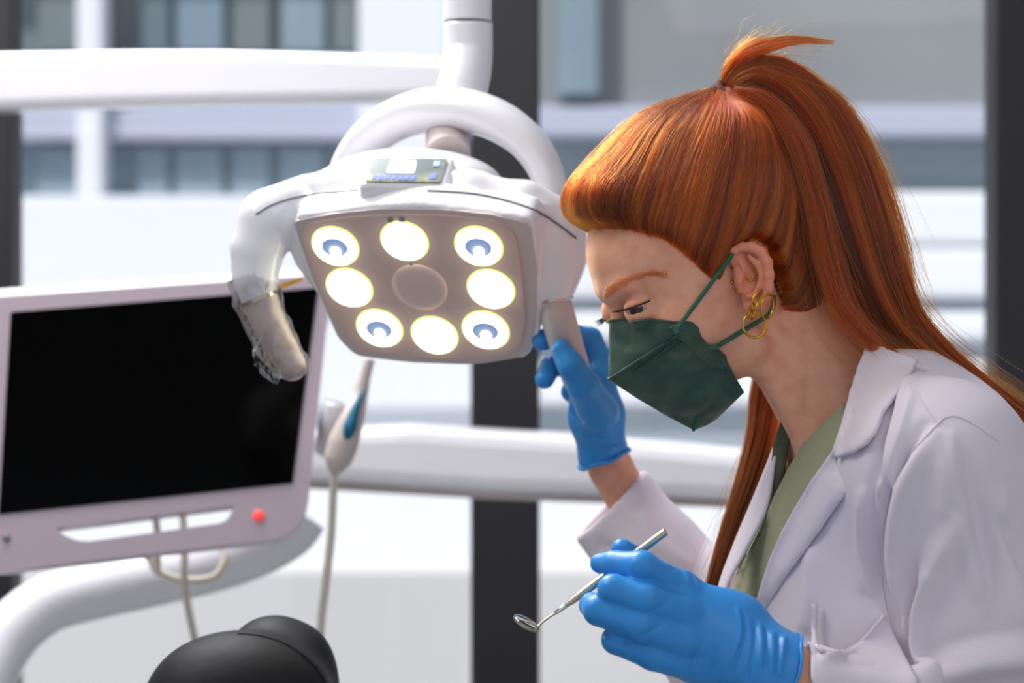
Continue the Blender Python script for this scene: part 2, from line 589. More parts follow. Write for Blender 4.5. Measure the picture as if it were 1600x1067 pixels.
# fabric of the mask: small stitched relief is built; glints from the weave come from the roughness map
def hair_mat(name, c1, c2, rough=0.28, tone=False):
    m = bpy.data.materials.new(name); m.use_nodes = True
    nt = m.node_tree; nt.nodes.clear()
    out = nt.nodes.new('ShaderNodeOutputMaterial'); h = nt.nodes.new('ShaderNodeBsdfHairPrincipled')
    h.parametrization = 'COLOR'
    inf = nt.nodes.new('ShaderNodeAttribute' if tone else 'ShaderNodeHairInfo'); r = nt.nodes.new('ShaderNodeValToRGB')
    r.color_ramp.elements[0].color = (*lin(c1), 1); r.color_ramp.elements[1].color = (*lin(c2), 1)
    if tone:
        e_ = r.color_ramp.elements.new(0.55); e_.color = (*lin((150, 46, 5)), 1)
    if tone: inf.attribute_name = 'tone'
    nt.links.new(inf.outputs['Fac' if tone else 'Random'], r.inputs[0]); nt.links.new(r.outputs[0], h.inputs['Color'])
    h.inputs['Roughness'].default_value = rough; h.inputs['Radial Roughness'].default_value = 0.35
    h.inputs['Random Roughness'].default_value = 0.2
    nt.links.new(h.outputs[0], out.inputs[0])
    MATS[name] = m
hair_mat('hair_strands', (34, 8, 2), (222, 88, 12), 0.22, True)
hair_mat('brow_hair', (128, 62, 34), (176, 104, 68), 0.5)

# ------------------------------------------------------------------ the setting
def structure(o): o['kind'] = 'structure'; return o
YW = 3.4
box('floor', (-3.0, -2.2, -0.1), (3.0, YW+0.1, 0.0), M['floor_vinyl'], kind='structure')
box('ceiling', (-3.0, -2.2, 2.75), (3.0, YW+0.1, 2.85), M['ceiling_paint'], kind='structure')
box('wall_left', (-3.1, -2.2, 0.0), (-3.0, YW+0.1, 2.75), M['wall_paint'], kind='structure')
box('wall_right', (3.0, -2.2, 0.0), (3.1, YW+0.1, 2.75), M['wall_paint'], kind='structure')
# window wall: dark uprights with panes between
win = empty('window_1', (0, YW, 0), 'full-height glazed window wall with broad dark uprights', 'window')
del win['category']; win['kind'] = 'structure'
sx = S1*YW
edges = []
for i, (a, b) in enumerate([(-2600, -2500), (-1680, -1580), (-800, -700), (-76, 27), (736, 843), (1546, 1652), (2380, 2490), (3200, 3300)]):
    x0, x1 = (a-800)*sx, (b-800)*sx
    edges.append((x0, x1))
    box('mullion', (x0, YW-0.04, 0.06), (x1, YW+0.04, 2.68), M['dark_frame'], win, bev=0.004)
for i in range(len(edges)-1):
    box('glass_pane', (edges[i][1]-0.006, YW-0.003, 0.07), (edges[i+1][0]+0.006, YW+0.003, 2.67), M['window_glass'], win)
box('bottom_rail', (edges[0][0], YW-0.045, 0), (edges[-1][1], YW+0.045, 0.07), M['dark_frame'], win, bev=0.004)
box('top_rail', (edges[0][0], YW-0.045, 2.67), (edges[-1][1], YW+0.045, 2.75), M['dark_frame'], win, bev=0.004)

# ---- across the way: terrace and a white office facade
YF = 8.0
sf = S1*YF
def fx(px): return (px-800)*sf
def fz(py): return H-(py-533.5)*sf
box('ground_outside', (-14, YW+0.12, -0.3), (14, 30, -0.12), M['terrace'], kind='structure')
fac = empty('office_facade', (0, YF, -0.12), 'white banded office facade across the terrace, seen blurred through the window', 'building')
def band(name, x0, y0, x1, y1, m, dy=0.0, dep=0.3, bev=0.01):
    return box(name, (fx(x0), YF+dy, fz(y1)), (fx(x1), YF+dy+dep, fz(y0)), m, fac, bev=bev)
# left of the centre upright
band('window_band', -2500, -80, 760, 78, M['facade_glass_dark'], 0.25)
band('window_band', -2500, 168, 760, 214, M['facade_lavender'], 0.10)['label'] = 'lavender grey slab edge'
band('window_band', -2500, 214, 760, 312, M['facade_glass'], 0.22)
band('slab_band', -2500, 78, 760, 168, M['facade_lavender'], 0.15)
band('parapet', -2500, 306, 800, 470, M['facade_white'], 0.0)
band('parapet', -2500, 478, 800, 640, M['facade_white'], 0.04)
for i, x in enumerate((-2000, -1560, -1120, -700, -300)):
    band('pier', x, -800, x+38, 306, M['facade_white'], 0.02, 0.2)
band('pier', 118, -800, 156, 306, M['facade_white'], 0.02, 0.2)
band('pier', 560, -800, 700, 306, M['facade_white'], 0.0, 0.3)
for x, w in ((200, 50), (262, 76), (352, 60), (430, 70), (512, 40), (40, 70)):
    band('window_sash', x, -60, x+w, 70, M['facade_glass'] if x % 4 else M['facade_glass_dark'], 0.2, 0.04, 0.004)
    band('window_sash', x, 222, x+w, 300, M['facade_glass_dark'] if x % 3 == 0 else M['facade_glass'], 0.18, 0.03, 0.004)
# right of it
band('shutter_panel', 800, -800, 3600, 166, M['facade_grey'], 0.12)
band('downpipe_box', 872, -800, 936, 150, M['facade_glass'], -0.02, 0.14)
band('rail_band', 780, 166, 3600, 212, M['facade_lavender'], 0.0)['label'] = 'pale lavender rail'
band('window_band', 800, 212, 3600, 306, M['facade_panel'], 0.16)
band('pier', 1180, 212, 1214, 306, M['facade_white'], 0.05, 0.2)
for y0, y1 in ((300, 384), (387, 466), (488, 532), (566, 634)):
    band('cladding_board', 800, y0, 3600, y1, M['facade_white'], 0.0, 0.12, 0.02)
band('backing_wall', 800, 300, 3600, 700, M['facade_panel'], 0.06)
band('backing_wall', -2500, 640, 3600, 760, M['facade_white'], 0.1)
band('lower_wall', -2500, 760, 3600, 1160, M['facade_white'], -0.02)
band('upper_wall', -2500, -1600, 800, -80, M['facade_white'], 0.12)
lw = box('terrace_parapet', (-9, 5.2, -0.12), (9, 5.4, 0.72), M['terrace'], None, bev=0.02)
tag(lw, 'low white rendered parapet outside the window', 'wall', kind='structure')

# ------------------------------------------------------------------ equipment behind: bars, arms, monitor
def bar(name, pts, rad, material, label, cat, flat=1.0, seg=20, parent=None):
    o = tube(name, catmull([W(*p) for p in pts], 8), rad, material, parent, flat=flat, seg=seg)
    if label: tag(o, label, cat)
    return o
# flat white arm high on the left
Yb = 2.9; sb = S1*Yb
top = [(-460, 78), (-300, 79), (0, 80), (200, 77), (350, 77), (520, 81), (688, 88), (745, 92)]
bot = [(745, 150), (688, 155), (520, 158), (350, 160), (200, 163), (0, 170), (-300, 180), (-460, 186)]
est = empty('equipment_stand', ((-460-800)*sb, 2.92, 0), 'broad white horizontal equipment arm crossing behind the lamp post', 'stand')
o = plate('arm', [W(x, y, Yb-0.03) for x, y in top+bot], [], (0, 0.07, 0), M['white_plastic'], est, 0.012)
col_ = box('column', ((-460-800)*sb-0.05, 2.86, 0.0), ((-460-800)*sb+0.05, 2.98, 2.75), M['white_plastic'], est, bev=0.02)

# delivery unit: white crossbar behind the dentist
du = empty('delivery_unit', (0.05, 2.98, 0), 'long white instrument bar of the delivery unit behind the dentist', 'equipment')
Yc = 2.95
tp = [(430, 676), (520, 670), (640, 664), (760, 672), (900, 680), (1040, 692), (1180, 704), (1300, 716)]
bt = [(1300, 792), (1180, 786), (1040, 780), (900, 776), (760, 772), (640, 764), (520, 756), (430, 752)]
plate('instrument_bar', [W(x, y, Yc) for x, y in tp+bt], [], (0, 0.10, 0), M['white_plastic'], du, 0.02)
plate('underside_rail', [W(x, y, Yc+0.02) for x, y in [(440, 752), (760, 770), (1290, 790), (1290, 800), (760, 780), (440, 762)]], [], (0, 0.06, 0), M['warm_plastic'], du, 0.003)
cx = W(1290, 750, Yc)
V, F = cyl_mesh((cx[0], Yc+0.05, 0.0), (cx[0], Yc+0.05, cx[2]), [(0, .16), (0.03, .16), (0.05, .05), (1, .05)])
sharp(obj('pedestal', V, F, M['white_plastic'], du))

# monitor
mon = empty('monitor', (W(230, 640, 2.6)[0], 2.62, 0.0), 'white-framed flat monitor with a dark blank screen, tilted beside the lamp', 'monitor')
mn = unit((0.10, -1.0, 0.20)); mp0 = W(240, 640, 2.55)
mp = lambda x, y: on_plane(x, y, mp0, mn)
def rounded(pts, rad, n=6):
    out = []; P = [np.array(p, float) for p in pts]
    for i, p in enumerate(P):
        r = rad[i] if hasattr(rad, '__len__') else rad
        a = unit(P[i-1]-p); b = unit(P[(i+1) % len(P)]-p)
        if r <= 0: out.append(p); continue
        for k in range(n+1):
            t = k/n
            out.append((p+a*r)*(1-t)**2+2*p*t*(1-t)+(p+b*r)*t*t)
    return out
outer = rounded([(-14, 464), (519, 428), (476, 838), (-44, 898)], [20, 14, 60, 50])
hole = rounded([(84, 826), (368, 790), (352, 816), (122, 848)], [10, 8, 12, 24])
scr = [(17, 488), (497, 450), (457, 755), (-2, 804)]
plate('casing', [mp(*p) for p in outer], [[mp(*p) for p in hole]], -mn*0.035, M['casing'], mon, 0.006)
te = [mp(-13, 464), mp(516, 428), mp(508, 404)-mn*0.040, mp(-12, 440)-mn*0.040]
plate('top_edge', te, [], -unit(np.cross(te[1]-te[0], te[2]-te[0]))*(-0.004 if np.cross(te[1]-te[0], te[2]-te[0])[1] > 0 else 0.004), M['white_plastic'], mon, 0.001)
back = rounded([(10, 470), (490, 436), (456, 770), (0, 815)], 30)
plate('back_shell', [mp(*p)-mn*0.035 for p in back], [], -mn*0.03, M['white_plastic'], mon, 0.012)
plate('screen', [mp(*p)+mn*0.0015 for p in rounded(scr, 3)], [], -mn*0.004, M['screen'], mon)
led = mp(404, 806)
V, F = cyl_mesh(led+mn*0.002, led-mn*0.004, [(0, .006), (1, .007)], 16)
tag(obj('power_light', V, F, M['led_red'], mon), 'small red power light')
q = mp(10, 840); V, F = cyl_mesh(q+mn*0.002, q-mn*0.004, [(0, .004), (1, .004)], 16)
obj('button', V, F, M['seam'], mon)
# support arm
arm = bar('support_arm', [(470, 800, 2.72), (440, 835, 2.72), (360, 872, 2.74), (250, 900, 2.74), (150, 922, 2.72), (70, 946, 2.70), (10, 1000, 2.68), (-30, 1090, 2.66), (-44, 1240, 2.66), (-50, 2030, 2.66)],
          0.033, M['white_plastic'], None, None, parent=mon); arm['label'] = 'thick curved white support arm'
# keep it inside the room: its foot stands on the floor
for nm, pts, lab in (
    ('cable', [(150, 860, 2.66), (226, 868, 2.66), (246, 892, 2.66), (290, 906, 2.66), (336, 900, 2.66), (352, 868, 2.67), (340, 846, 2.68)], 'thin beige cable sagging under the monitor'),
    ('cable', [(284, 780, 2.64), (288, 850, 2.63), (288, 905, 2.62), (296, 960, 2.62), (308, 1020, 2.62), (330, 1180, 2.62), (340, 2000, 2.62)], 'beige cable hanging straight down from the monitor'),
    ('cable', [(242, 790, 2.64), (246, 840, 2.65), (246, 895, 2.65)], 'short beige cable seen through the monitor handle slot')):
    tag(bar(nm, pts, 0.0042, M['cable'], None, None, seg=8), lab, 'cable', 'cables behind the monitor')
# handpiece hanging beside the monitor
hp = empty('handpiece', W(530, 740, 2.55), 'slim white dental handpiece with teal button beside monitor', 'handpiece')
pts = [(578, 560, 2.55), (570, 590, 2.55), (562, 620, 2.55), (550, 655, 2.54), (537, 690, 2.54), (528, 718, 2.54), (522, 738, 2.54)]
c = catmull([W(*p) for p in pts], 6)
rr = np.interp(np.linspace(0, 6, len(c)), range(7), [0.0055, 0.006, 0.0085, 0.013, 0.0165, 0.015, 0.006])
tube('body', c, list(rr), M['warm_plastic'], hp, seg=20)
cb = catmull([W(567, 612, 2.541), W(555, 640, 2.532), W(547, 668, 2.527), W(541, 686, 2.526)], 5)
tube('button', cb, list(np.interp(np.linspace(0, 3, len(cb)), range(4), [0.002, 0.005, 0.0075, 0.003])), M['teal'], hp, seg=16)
o = bar('cord', [(522, 738, 2.54), (520, 780, 2.55), (517, 840, 2.56), (508, 920, 2.57), (500, 1000, 2.58), (496, 1200, 2.58), (480, 1600, 2.6)], 0.0044, M['cable'], None, None, seg=8, parent=hp)
hl = bar('instrument_holder', [(508, 700, 2.62), (512, 680, 2.60), (516, 655, 2.58), (522, 630, 2.575)], 0.012, M['white_plastic'], 'small white instrument holder behind the handpiece', 'holder')

# ------------------------------------------------------------------ operating lamp
LN = unit((-0.22, -0.74, -0.63))                     # where the lamp face points
LP0 = W(657, 446, 2.08)
lp = lambda x, y, d=0.0: on_plane(x, y, LP0, LN)+LN*d
lamp = empty('operating_lamp', W(730, -900, 2.2), 'white dental operating lamp with eight lit lenses on a taupe face', 'lamp')
lamp.location = (W(730, 0, 2.2)[0], 2.2, 2.75)
face = rounded([(458, 346), (520, 334), (600, 326), (700, 328), (770, 336), (828, 350), (838, 420), (838, 500), (826, 556), (740, 570), (640, 566), (556, 556), (528, 528), (486, 430)],
               [8, 8, 12, 12, 12, 12, 10, 20, 22, 30, 20, 14, 12, 20])
inner = rounded([(468, 362), (480, 348), (540, 338), (620, 333), (700, 335), (780, 344), (806, 364), (816, 420), (822, 500), (812, 548), (740, 560), (644, 556), (560, 544), (540, 520), (500, 440)], 12)
plate('face_rim', [lp(*p) for p in face], [], -LN*0.03, M['warm_plastic'], lamp, 0.004)
plate('light_panel', [lp(*p, 0.002) for p in inner], [], -LN*0.006, M['taupe'], lamp, 0.002)
e1 = unit(np.cross(LN, (0, 0, 1.0))); e2 = np.cross(e1, LN)
def disc(name, c, rx, ry, off, th, m, parent, n=36, dome=0.0, rot=0.0):
    V = []; F = []
    prof = [(1.0, -th), (1.0, -0.0006), (0.96, 0.0)]+[(r, dome*(1-r*r)) for r in (0.75, 0.5, 0.25)]
    ex = math.cos(rot)*e1+math.sin(rot)*e2; ey = -math.sin(rot)*e1+math.cos(rot)*e2
    for r, z in prof:
        for k in range(n):
            a = 2*PI*k/n
            V.append(c+ex*rx*r*math.cos(a)+ey*ry*r*math.sin(a)+LN*(off+z))
    V.append(c+LN*(off+dome))
    for i in range(len(prof)-1):
        for k in range(n): F.append((i*n+k, i*n+(k+1) % n, (i+1)*n+(k+1) % n, (i+1)*n+k))
    b = (len(prof)-1)*n
    for k in range(n): F.append((b+k, b+(k+1) % n, len(V)-1))
    nrm = np.cross(V[F[-1][1]]-V[F[-1][0]], V[F[-1][2]]-V[F[-1][0]])
    if nrm@LN < 0: F = [tuple(reversed(f)) for f in F]
    return obj(name, V, F, m, parent)
R0 = 0.0196
for x, y, cup in ((525, 382, 1), (633, 374, 0), (749, 382, 1), (547, 447, 0), (768, 449, 0), (594, 510, 1), (680, 521, 0), (760, 513, 1)):
    c0 = lp(x, y)
    sc = 1.0
    l = disc('lens', c0, R0, R0, 0.004, 0.004, M['lamp_lit'], lamp, dome=0.0 if cup else 0.003)
    disc('lens_rim_bloom', c0, R0*1.09, R0*1.09, 0.0028, 0.003, M['lamp_rim_bloom'], l)
    if cup:
        disc('reflector_cup', c0, R0*0.62, R0*0.52, 0.0048, 0.0006, M['lamp_cup'], l)
        disc('led', c0-e2*0.004, R0*0.22, R0*0.26, 0.0056, 0.0006, M['lamp_lit'], l, dome=0.003)
disc('sensor_disc', lp(657, 446), 0.0245, 0.0245, 0.0035, 0.002, M['taupe_light'], lamp, dome=0.001)
for x in (611, 629):
    disc('sensor_dot', lp(x, 341), 0.0028, 0.0028, 0.003, 0.002, M['seam'], lamp)
disc('sensor_dot', lp(644, 410), 0.0015, 0.0015, 0.003, 0.002, M['seam'], lamp)

# housing behind the face: shell with wings that carry the handles
CA = np.stack([e1, e2, LN], 1)
hc = lp(650, 440)
def wing(P, pts, k=0.01): return sd_chain(P, pts, k)
wl = [(W(455, 320, 2.10), .020), (W(418, 345, 2.10), .024), (W(402, 390, 2.10), .022), (W(398, 430, 2.10), .018), (W(404, 462, 2.10), .0165)]
wr = [(W(845, 340, 2.06), .020), (W(866, 365, 2.07), .026), (W(870, 405, 2.075), .0235), (W(867, 435, 2.075), .0180), (W(866, 462, 2.08), .0145)]
rimtop = [(W(415, 325, 2.10), .015), (W(480, 303, 2.11), .015), (W(560, 296, 2.10), .015), (W(650, 293, 2.08), .016), (W(740, 298, 2.07), .016), (W(820, 316, 2.06), .017), (W(878, 345, 2.07), .018)]
def f_shell(P):
    q = (P-hc)@CA
    # bowl behind the face
    fp = [((p-hc)@CA)[:2] for p in (lp(*x) for x in rounded([(458, 340), (650, 322), (832, 344), (842, 520), (822, 562), (640, 569), (545, 554), (482, 430)], 14))]
    d2 = sd_poly2(q[:, 0], q[:, 1], fp)
    d = np.maximum(d2, np.abs(q[:, 2]+0.018)-0.015)-0.001
    dome = sd_ell(P, hc-LN*0.02+e2*0.018+e1*0.006, (0.108, 0.062, 0.046), CA)
    dome = np.maximum(dome, q[:, 2]+0.008)
    d = smin(d, dome, 0.012)
    d = smin(d, sd_chain(P, rimtop, 0.01), 0.008)
    # hub under the display
    hub = sd_ell(P, W(640, 288, 2.13), (0.082, 0.06, 0.032))
    d = smin(d, hub, 0.014)
    d = smax(d, q[:, 2]-0.0005, 0.002)
    d = smin(d, wing(P, wl), 0.008)
    return smin(d, wing(P, wr), 0.008)
V, F = nets(f_shell, W(350, 620, 2.1)-np.array([0, .16, .02]), W(930, 210, 2.1)+np.array([0, .22, .02]), 0.0026, 2)
shell = obj('housing', V, F, M['white_plastic'], lamp)
SH = Surf(V, F)
def lay(pts, surf, rad, name, m, parent, off=0.0, seg=8, n=8):
    c = [p for p in catmull(pts, n)]
    out = []
    for p in c:
        h = surf.hit(p[0], p[1])
        if h is not None: out.append(h[0]+h[1]*off)
    return tube(name, out, rad, m, parent, seg=seg) if len(out) > 2 else None
lay([(400, 335), (430, 318), (480, 305), (560, 297)], SH, 0.0011, 'seam_line', M['seam'], lamp)
lay([(668, 298), (740, 303), (800, 316), (850, 336), (900, 372)], SH, 0.0011, 'seam_line', M['seam'], lamp)
# arch
ac = W(697, 300, 2.16)
arch = []
for i in range(49):
    a = math.radians(188-196*i/48)
    px_ = 697+160*math.cos(a)+ (6 if math.cos(a) > 0 else -6)*abs(math.cos(a))
    py_ = 318-148*math.sin(a)
    arch.append(W(px_, py_, 2.17-0.05*math.cos(a)))
rr = [0.0125+0.0075*math.sin(math.pi*i/48)**2 for i in range(49)]
tube('yoke_arch', arch, rr, M['white_plastic'], lamp, seg=24, flat=1.5, up=(0, 0, 1))
# display on the hub
yb_ = SH.hit(632, 290)[0][1]-0.004; yt_ = max(yb_+0.012, (SH.hit(640, 262) or [[0, yb_+.03]])[0][1]+0.006)
dq = [W(584, 249, yt_), W(699, 251, yt_), W(688, 287, yb_), W(571, 286, yb_)]
dn = unit(np.cross(dq[1]-dq[0], dq[2]-dq[0]))
if dn[1] > 0: dn = -dn
yk_ = (yt_-yb_)/38
ch = [W(572, 243, yt_+6*yk_), W(712, 244, yt_+6*yk_), W(700, 291, yb_-3*yk_), W(560, 291, yb_-3*yk_)]
plate('display_mount', ch, [], -dn*0.03, M['white_plastic'], lamp, 0.005)
dsp = plate('display', [p+dn*0.002 for p in rounded(dq, 0.002)], [], -dn*0.004, M['display_glass'], lamp, 0.0006)
def dpt(u, v, o=0.0028): return (dq[0]*(1-u)+dq[1]*u)*(1-v)+(dq[3]*(1-u)+dq[2]*u)*v+dn*o
plate('readout', rounded([dpt(.24, .14), dpt(.60, .14), dpt(.62, .66), dpt(.24, .66)], 0.002), [], -dn*0.001, M['display_lit'], dsp)
for i in range(7):
    u = 0.08+i*0.085
    plate('key', [dpt(u, .78), dpt(u+.06, .78), dpt(u+.06, .94), dpt(u, .94)], [], -dn*0.001, M['display_blue'], dsp)
plate('key', rounded([dpt(.84, .68), dpt(.92, .68), dpt(.92, .9), dpt(.84, .9)], 0.001), [], -dn*0.001, M['display_blue'], dsp)
plate('key', rounded([dpt(.84, .14), dpt(.92, .14), dpt(.92, .36), dpt(.84, .36)], 0.001), [], -dn*0.001, M['lamp_cup'], dsp)
# post from the ceiling with an elbow joint
pc = W(730, 33, 2.2)
V, F = cyl_mesh((pc[0], 2.2, 2.75), (pc[0], 2.2, pc[2]), [(0, .06), (0.01, .06), (0.02, .0222), (1, .0222)], 40)
sharp(obj('post', V, F, M['white_plastic'], lamp))
V, F = cyl_mesh(W(730, 31, 2.2), W(730, 36, 2.2), [(0, .0205), (1, .0205)], 40)
sharp(obj('post_ring', V, F, M['seam'], lamp))
tube('elbow_joint', catmull([W(731, 36, 2.2), W(731, 80, 2.2), W(729, 110, 2.19), (W(722, 140, 2.18)), W(718, 168, 2.17)], 6),
     list(np.interp(np.linspace(0, 4, 25), range(5), [.0225, .0225, .0225, .0232, .022])), M['white_plastic'], lamp, seg=36)
V, F = cyl_mesh(W(700, 195, 2.2), W(700, 245, 2.14), [(0, .018), (0.1, .02), (1, .02)], 30)
sharp(obj('pivot_block', V, F, M['warm_plastic'], lamp))
# handles
def handle(name, pts, rad, label=None):
    c = catmull([W(*p) for p in pts], 8)
    r = list(np.interp(np.linspace(0, len(pts)-1, len(c)), range(len(pts)), rad))
    t = unit(c[-1]-c[-2]); e = c[-1]; re = r[-1]; c = list(c); r = list(r)
    for a in (25, 50, 70, 84): c.append(e+t*re*math.sin(math.radians(a))); r.append(re*math.cos(math.radians(a)))
    return tube(name, c, r, M['warm_plastic'], lamp, seg=28)
hl_ = handle('handle', [(404, 466, 2.10), (414, 490, 2.10), (432, 530, 2.10), (456, 572, 2.10)], [.0165, .0155, .0145, .013])
hr_ = handle('handle', [(866, 468, 2.08), (872, 495, 2.08), (882, 530, 2.09), (894, 566, 2.10), (902, 592, 2.105)], [.0145, .0150, .0150, .0140, .013])
V, F = cyl_mesh(W(405, 465, 2.10), W(407, 470, 2.10), [(0, .0185), (1, .0185)], 30); sharp(obj('collar_ring', V, F, M['steel'], lamp))
V, F = cyl_mesh(W(866, 466, 2.08), W(867, 471, 2.08), [(0, .0166), (1, .0166)], 30); sharp(obj('collar_ring', V, F, M['steel'], lamp))
# crumpled clear sleeve over the left handle
pts = [(392, 430, 2.10), (404, 470, 2.10), (415, 500, 2.10), (434, 540, 2.10), (456, 576, 2.10), (461, 590, 2.10)]
c = catmull([W(*p) for p in pts], 8)
V, F = tube_mesh(c, list(np.interp(np.linspace(0, 5, len(c)), range(6), [.021, .021, .0195, .0185, .0165, .008])), seg=36)
V = np.array(V); cc = np.array(c)
for _k in range(1):
    i = np.arange(len(V))//36; ctr = cc[np.minimum(i, len(cc)-1)]
    n_ = V-ctr; n_ /= np.linalg.norm(n_, axis=1)[:, None]
    V = V+n_*(snoise(V, 3, 300)*0.0022+snoise(V, 5, 700)*0.0010)[:, None]
sl = obj('clear_cover', V, F, M['clear_film'], lamp); sl['label'] = 'crumpled clear plastic cover over the left handle'
tail = []
for k, (x, y, w) in enumerate([(418, 520, 10), (412, 545, 22), (418, 568, 26), (424, 586, 18), (430, 598, 8)]):
    for j in range(7):
        t = j/6-0.5
        tail.append(W(x+2*w*t*0.8, y+3*math.sin(j*2.3+k), 2.085+0.006*math.sin(j*2.1+k*1.7)))
F = [(k*7+j, k*7+j+1, (k+1)*7+j+1, (k+1)*7+j) for k in range(4) for j in range(6)]
tl = obj('cover_tail', tail, F, M['clear_film'], lamp)
# yellow tag on the far side of the left wing
plate('tag_strip', [W(438, 452, 2.14), W(474, 438, 2.14), (W(472, 432, 2.14)), W(438, 444, 2.14)], [], (0, 0.003, 0), M['yellow_tag'], lamp)

# ------------------------------------------------------------------ dental chair with black headrest
ch_ = empty('dental_chair', (W(390, 1067, 2.05)[0], 2.05, 0), 'black upholstered dental chair, only its domed headrest in view', 'chair')
def f_head(P):
    d = sd_ell(P, W(380, 1096, 2.03), (0.076, 0.06, 0.060))
    d = smin(d, sd_ell(P, W(318, 1120, 2.03), (0.046, 0.05, 0.048)), 0.03)
    d2 = sd_ell(P, W(426, 1046, 2.075), (0.043, 0.04, 0.0465))
    d2 = smin(d2, sd_ell(P, W(478, 1110, 2.07), (0.028, 0.05, 0.062)), 0.03)
    d = smin(d, d2, 0.009)
    d = smin(d, sd_ell(P, W(268, 1052, 2.07), (0.012, 0.03, 0.014)), 0.008)
    return d
V, F = nets(f_head, W(200, 1240, 2.05)-np.array([0, .1, 0]), W(580, 930, 2.05)+np.array([0, .12, 0]), 0.003, 3)
hrs = obj('headrest', V, F, M['black_leather'], ch_)
HS_ = Surf(V, F)
lay([(372, 990), (410, 994), (446, 1006), (478, 1028), (500, 1052), (516, 1085)], HS_, 0.0012, 'piping', M['black_leather'], hrs)
hx = W(390, 1100, 2.05)
def f_back(P):
    d = sd_box(P, (hx[0]-0.04, 2.05, 0.60), (0.17, 0.05, 0.20), None, 0.045)
    d = smin(d, sd_box(P, (hx[0]-0.02, 2.05, 0.85), (0.04, 0.012, 0.05), None, 0.015), 0.02)
    return d
V, F = nets(f_back, (hx[0]-0.26, 1.95, 0.40), (hx[0]+0.22, 2.16, 1.02), 0.008, 2)
obj('backrest', V, F, M['black_leather'], ch_)
def f_seat(P): return sd_box(P, (hx[0]-0.22, 1.75, 0.45), (0.25, 0.34, 0.05), None, 0.045)
V, F = nets(f_seat, (hx[0]-0.52, 1.35, 0.36), (hx[0]+0.1, 2.15, 0.54), 0.01, 2)
obj('seat', V, F, M['black_leather'], ch_)
V, F = cyl_mesh((hx[0]-0.1, 1.8, 0.0), (hx[0]-0.1, 1.8, 0.42), [(0, .24), (0.08, .24), (0.14, .12), (1, .10)], 32)
sharp(obj('base', V, F, M['white_plastic'], ch_))

# ------------------------------------------------------------------ the dentist
man = empty('person', (W(1420, 900, 1.95)[0], 1.95, 0.0),
            'red-haired person in white coat, green mask and blue gloves holding lamp handle', 'person')
# head frame: x forward (face), y towards her left ear, z up, in millimetres
TH, PH, HS = math.radians(16), math.radians(26), 0.95
HO = W(1114, 452, 1.93)
f0 = np.array([-math.cos(TH), -math.sin(TH), 0]); z0 = np.array([0, 0, 1.0])
hf = math.cos(PH)*f0-math.sin(PH)*z0; hu = math.cos(PH)*z0+math.sin(PH)*f0; hl0 = np.cross(hu, hf)
HR = np.stack([hf, hl0, hu], 1)
def HL(P): return (P-HO)@HR*1000/HS                     # world -> head millimetres
def HW(a): return HO+(np.array(a, float)*HS/1000)@HR.T   # head millimetres -> world
def hp_at(px, py, l):                                    # head-frame point seen at a pixel, given its sideways offset
    d = ray(px, py); o = np.array([0, 0, H])
    t = ((HO-o)@hl0+l*HS/1000)/(d@hl0)
    return (o+d*t-HO)@HR*1000/HS

def smn(ds, k):
    d = ds[0]
    for e in ds[1:]: d = smin(d, e, k)
    return d
EYE = np.array([76.0, 30.5, 17.0])
_lid = [hp_at(967, 489, 38), hp_at(980, 488, 38), hp_at(995, 485, 38), hp_at(1008, 480, 38), hp_at(1016, 476, 38)]
def on_eye(p, r):
    v = p-EYE; return EYE+v/np.linalg.norm(v)*r
def _eye_pt(px, py, r=13.4):
    d = ray(px, py); o = np.array([0, 0, H])
    a = HL((o)[None])[0]; b = HL((o+d)[None])[0]; d = (b-a)/np.linalg.norm(b-a)
    oc = a-EYE; B = oc@d; C = oc@oc-r*r; D = B*B-C
    t = -B-math.sqrt(max(D, 0))
    return a+d*t
LID = [_eye_pt(*p) for p in ((970, 489), (979, 488.5), (988, 487), (997, 484.5), (1006, 480.5), (1013, 476))]
MIR = np.array([1, -1, 1])
def skin_head(q):
    Q = q.copy(); Q[:, 1] = np.abs(Q[:, 1])
    d = sd_ell(q, (-14, 0, 52), (90, 70, 76))
    d = smin(d, sd_ell(q, (30, 0, 52), (60, 60, 56)), 14)          # forehead
    d = smin(d, sd_ell(Q, (20, 27, 4), (50, 36, 46)), 16)          # side of face
    d = smin(d, sd_ell(Q, (52, 34, -12), (24, 24, 22)), 16)        # cheekbone
    d = smin(d, sd_ell(q, (44, 0, -24), (38, 38, 46)), 14)         # mid face
    d = smin(d, sd_cap(Q, (8, 42, -48), (56, 12, -72), 14, 11), 18)  # jaw
    d = smin(d, sd_sph(q, (66, 0, -72), 11), 12)                   # chin
    d = smin(d, sd_cap(Q, (84, 2, 38), (76, 30, 39), 8.5, 8), 10)  # brow
    d = smin(d, sd_cap(q, (82, 0, 24), (95, 0, -18), 7, 8.5), 8)   # nose
    d = smin(d, sd_sph(Q, (90, 9, -21), 6), 5)
    d = smin(d, sd_cap(Q, (86, 0, -46), (80, 16, -48), 5, 4), 5)   # lips
    d = smax(d, -sd_ell(Q, (88, 31, 19), (13, 15, 10)), 10)        # socket
    lid = sd_sph(Q, EYE, 12.9)
    d = smin(d, lid, 5.0)
    ap = sd_chain(Q, [(LID[0], .7), (LID[1], 1.2), (LID[2], 1.7), (LID[3], 1.8), (LID[4], 1.4), (LID[5], .8)], 1.0)
    d = smax(d, -ap, 1.0)
    ap2 = sd_chain(Q, [(LID[1], 4.0), (LID[4], 4.0)], 1.0)
    d = smax(d, -np.maximum(sd_sph(Q, EYE, 11.9), ap2), 0.6)
    return d
NECK_A, NECK_B = W(1218, 480, 1.945), W(1352, 706, 1.95)
TA = math.radians(22)
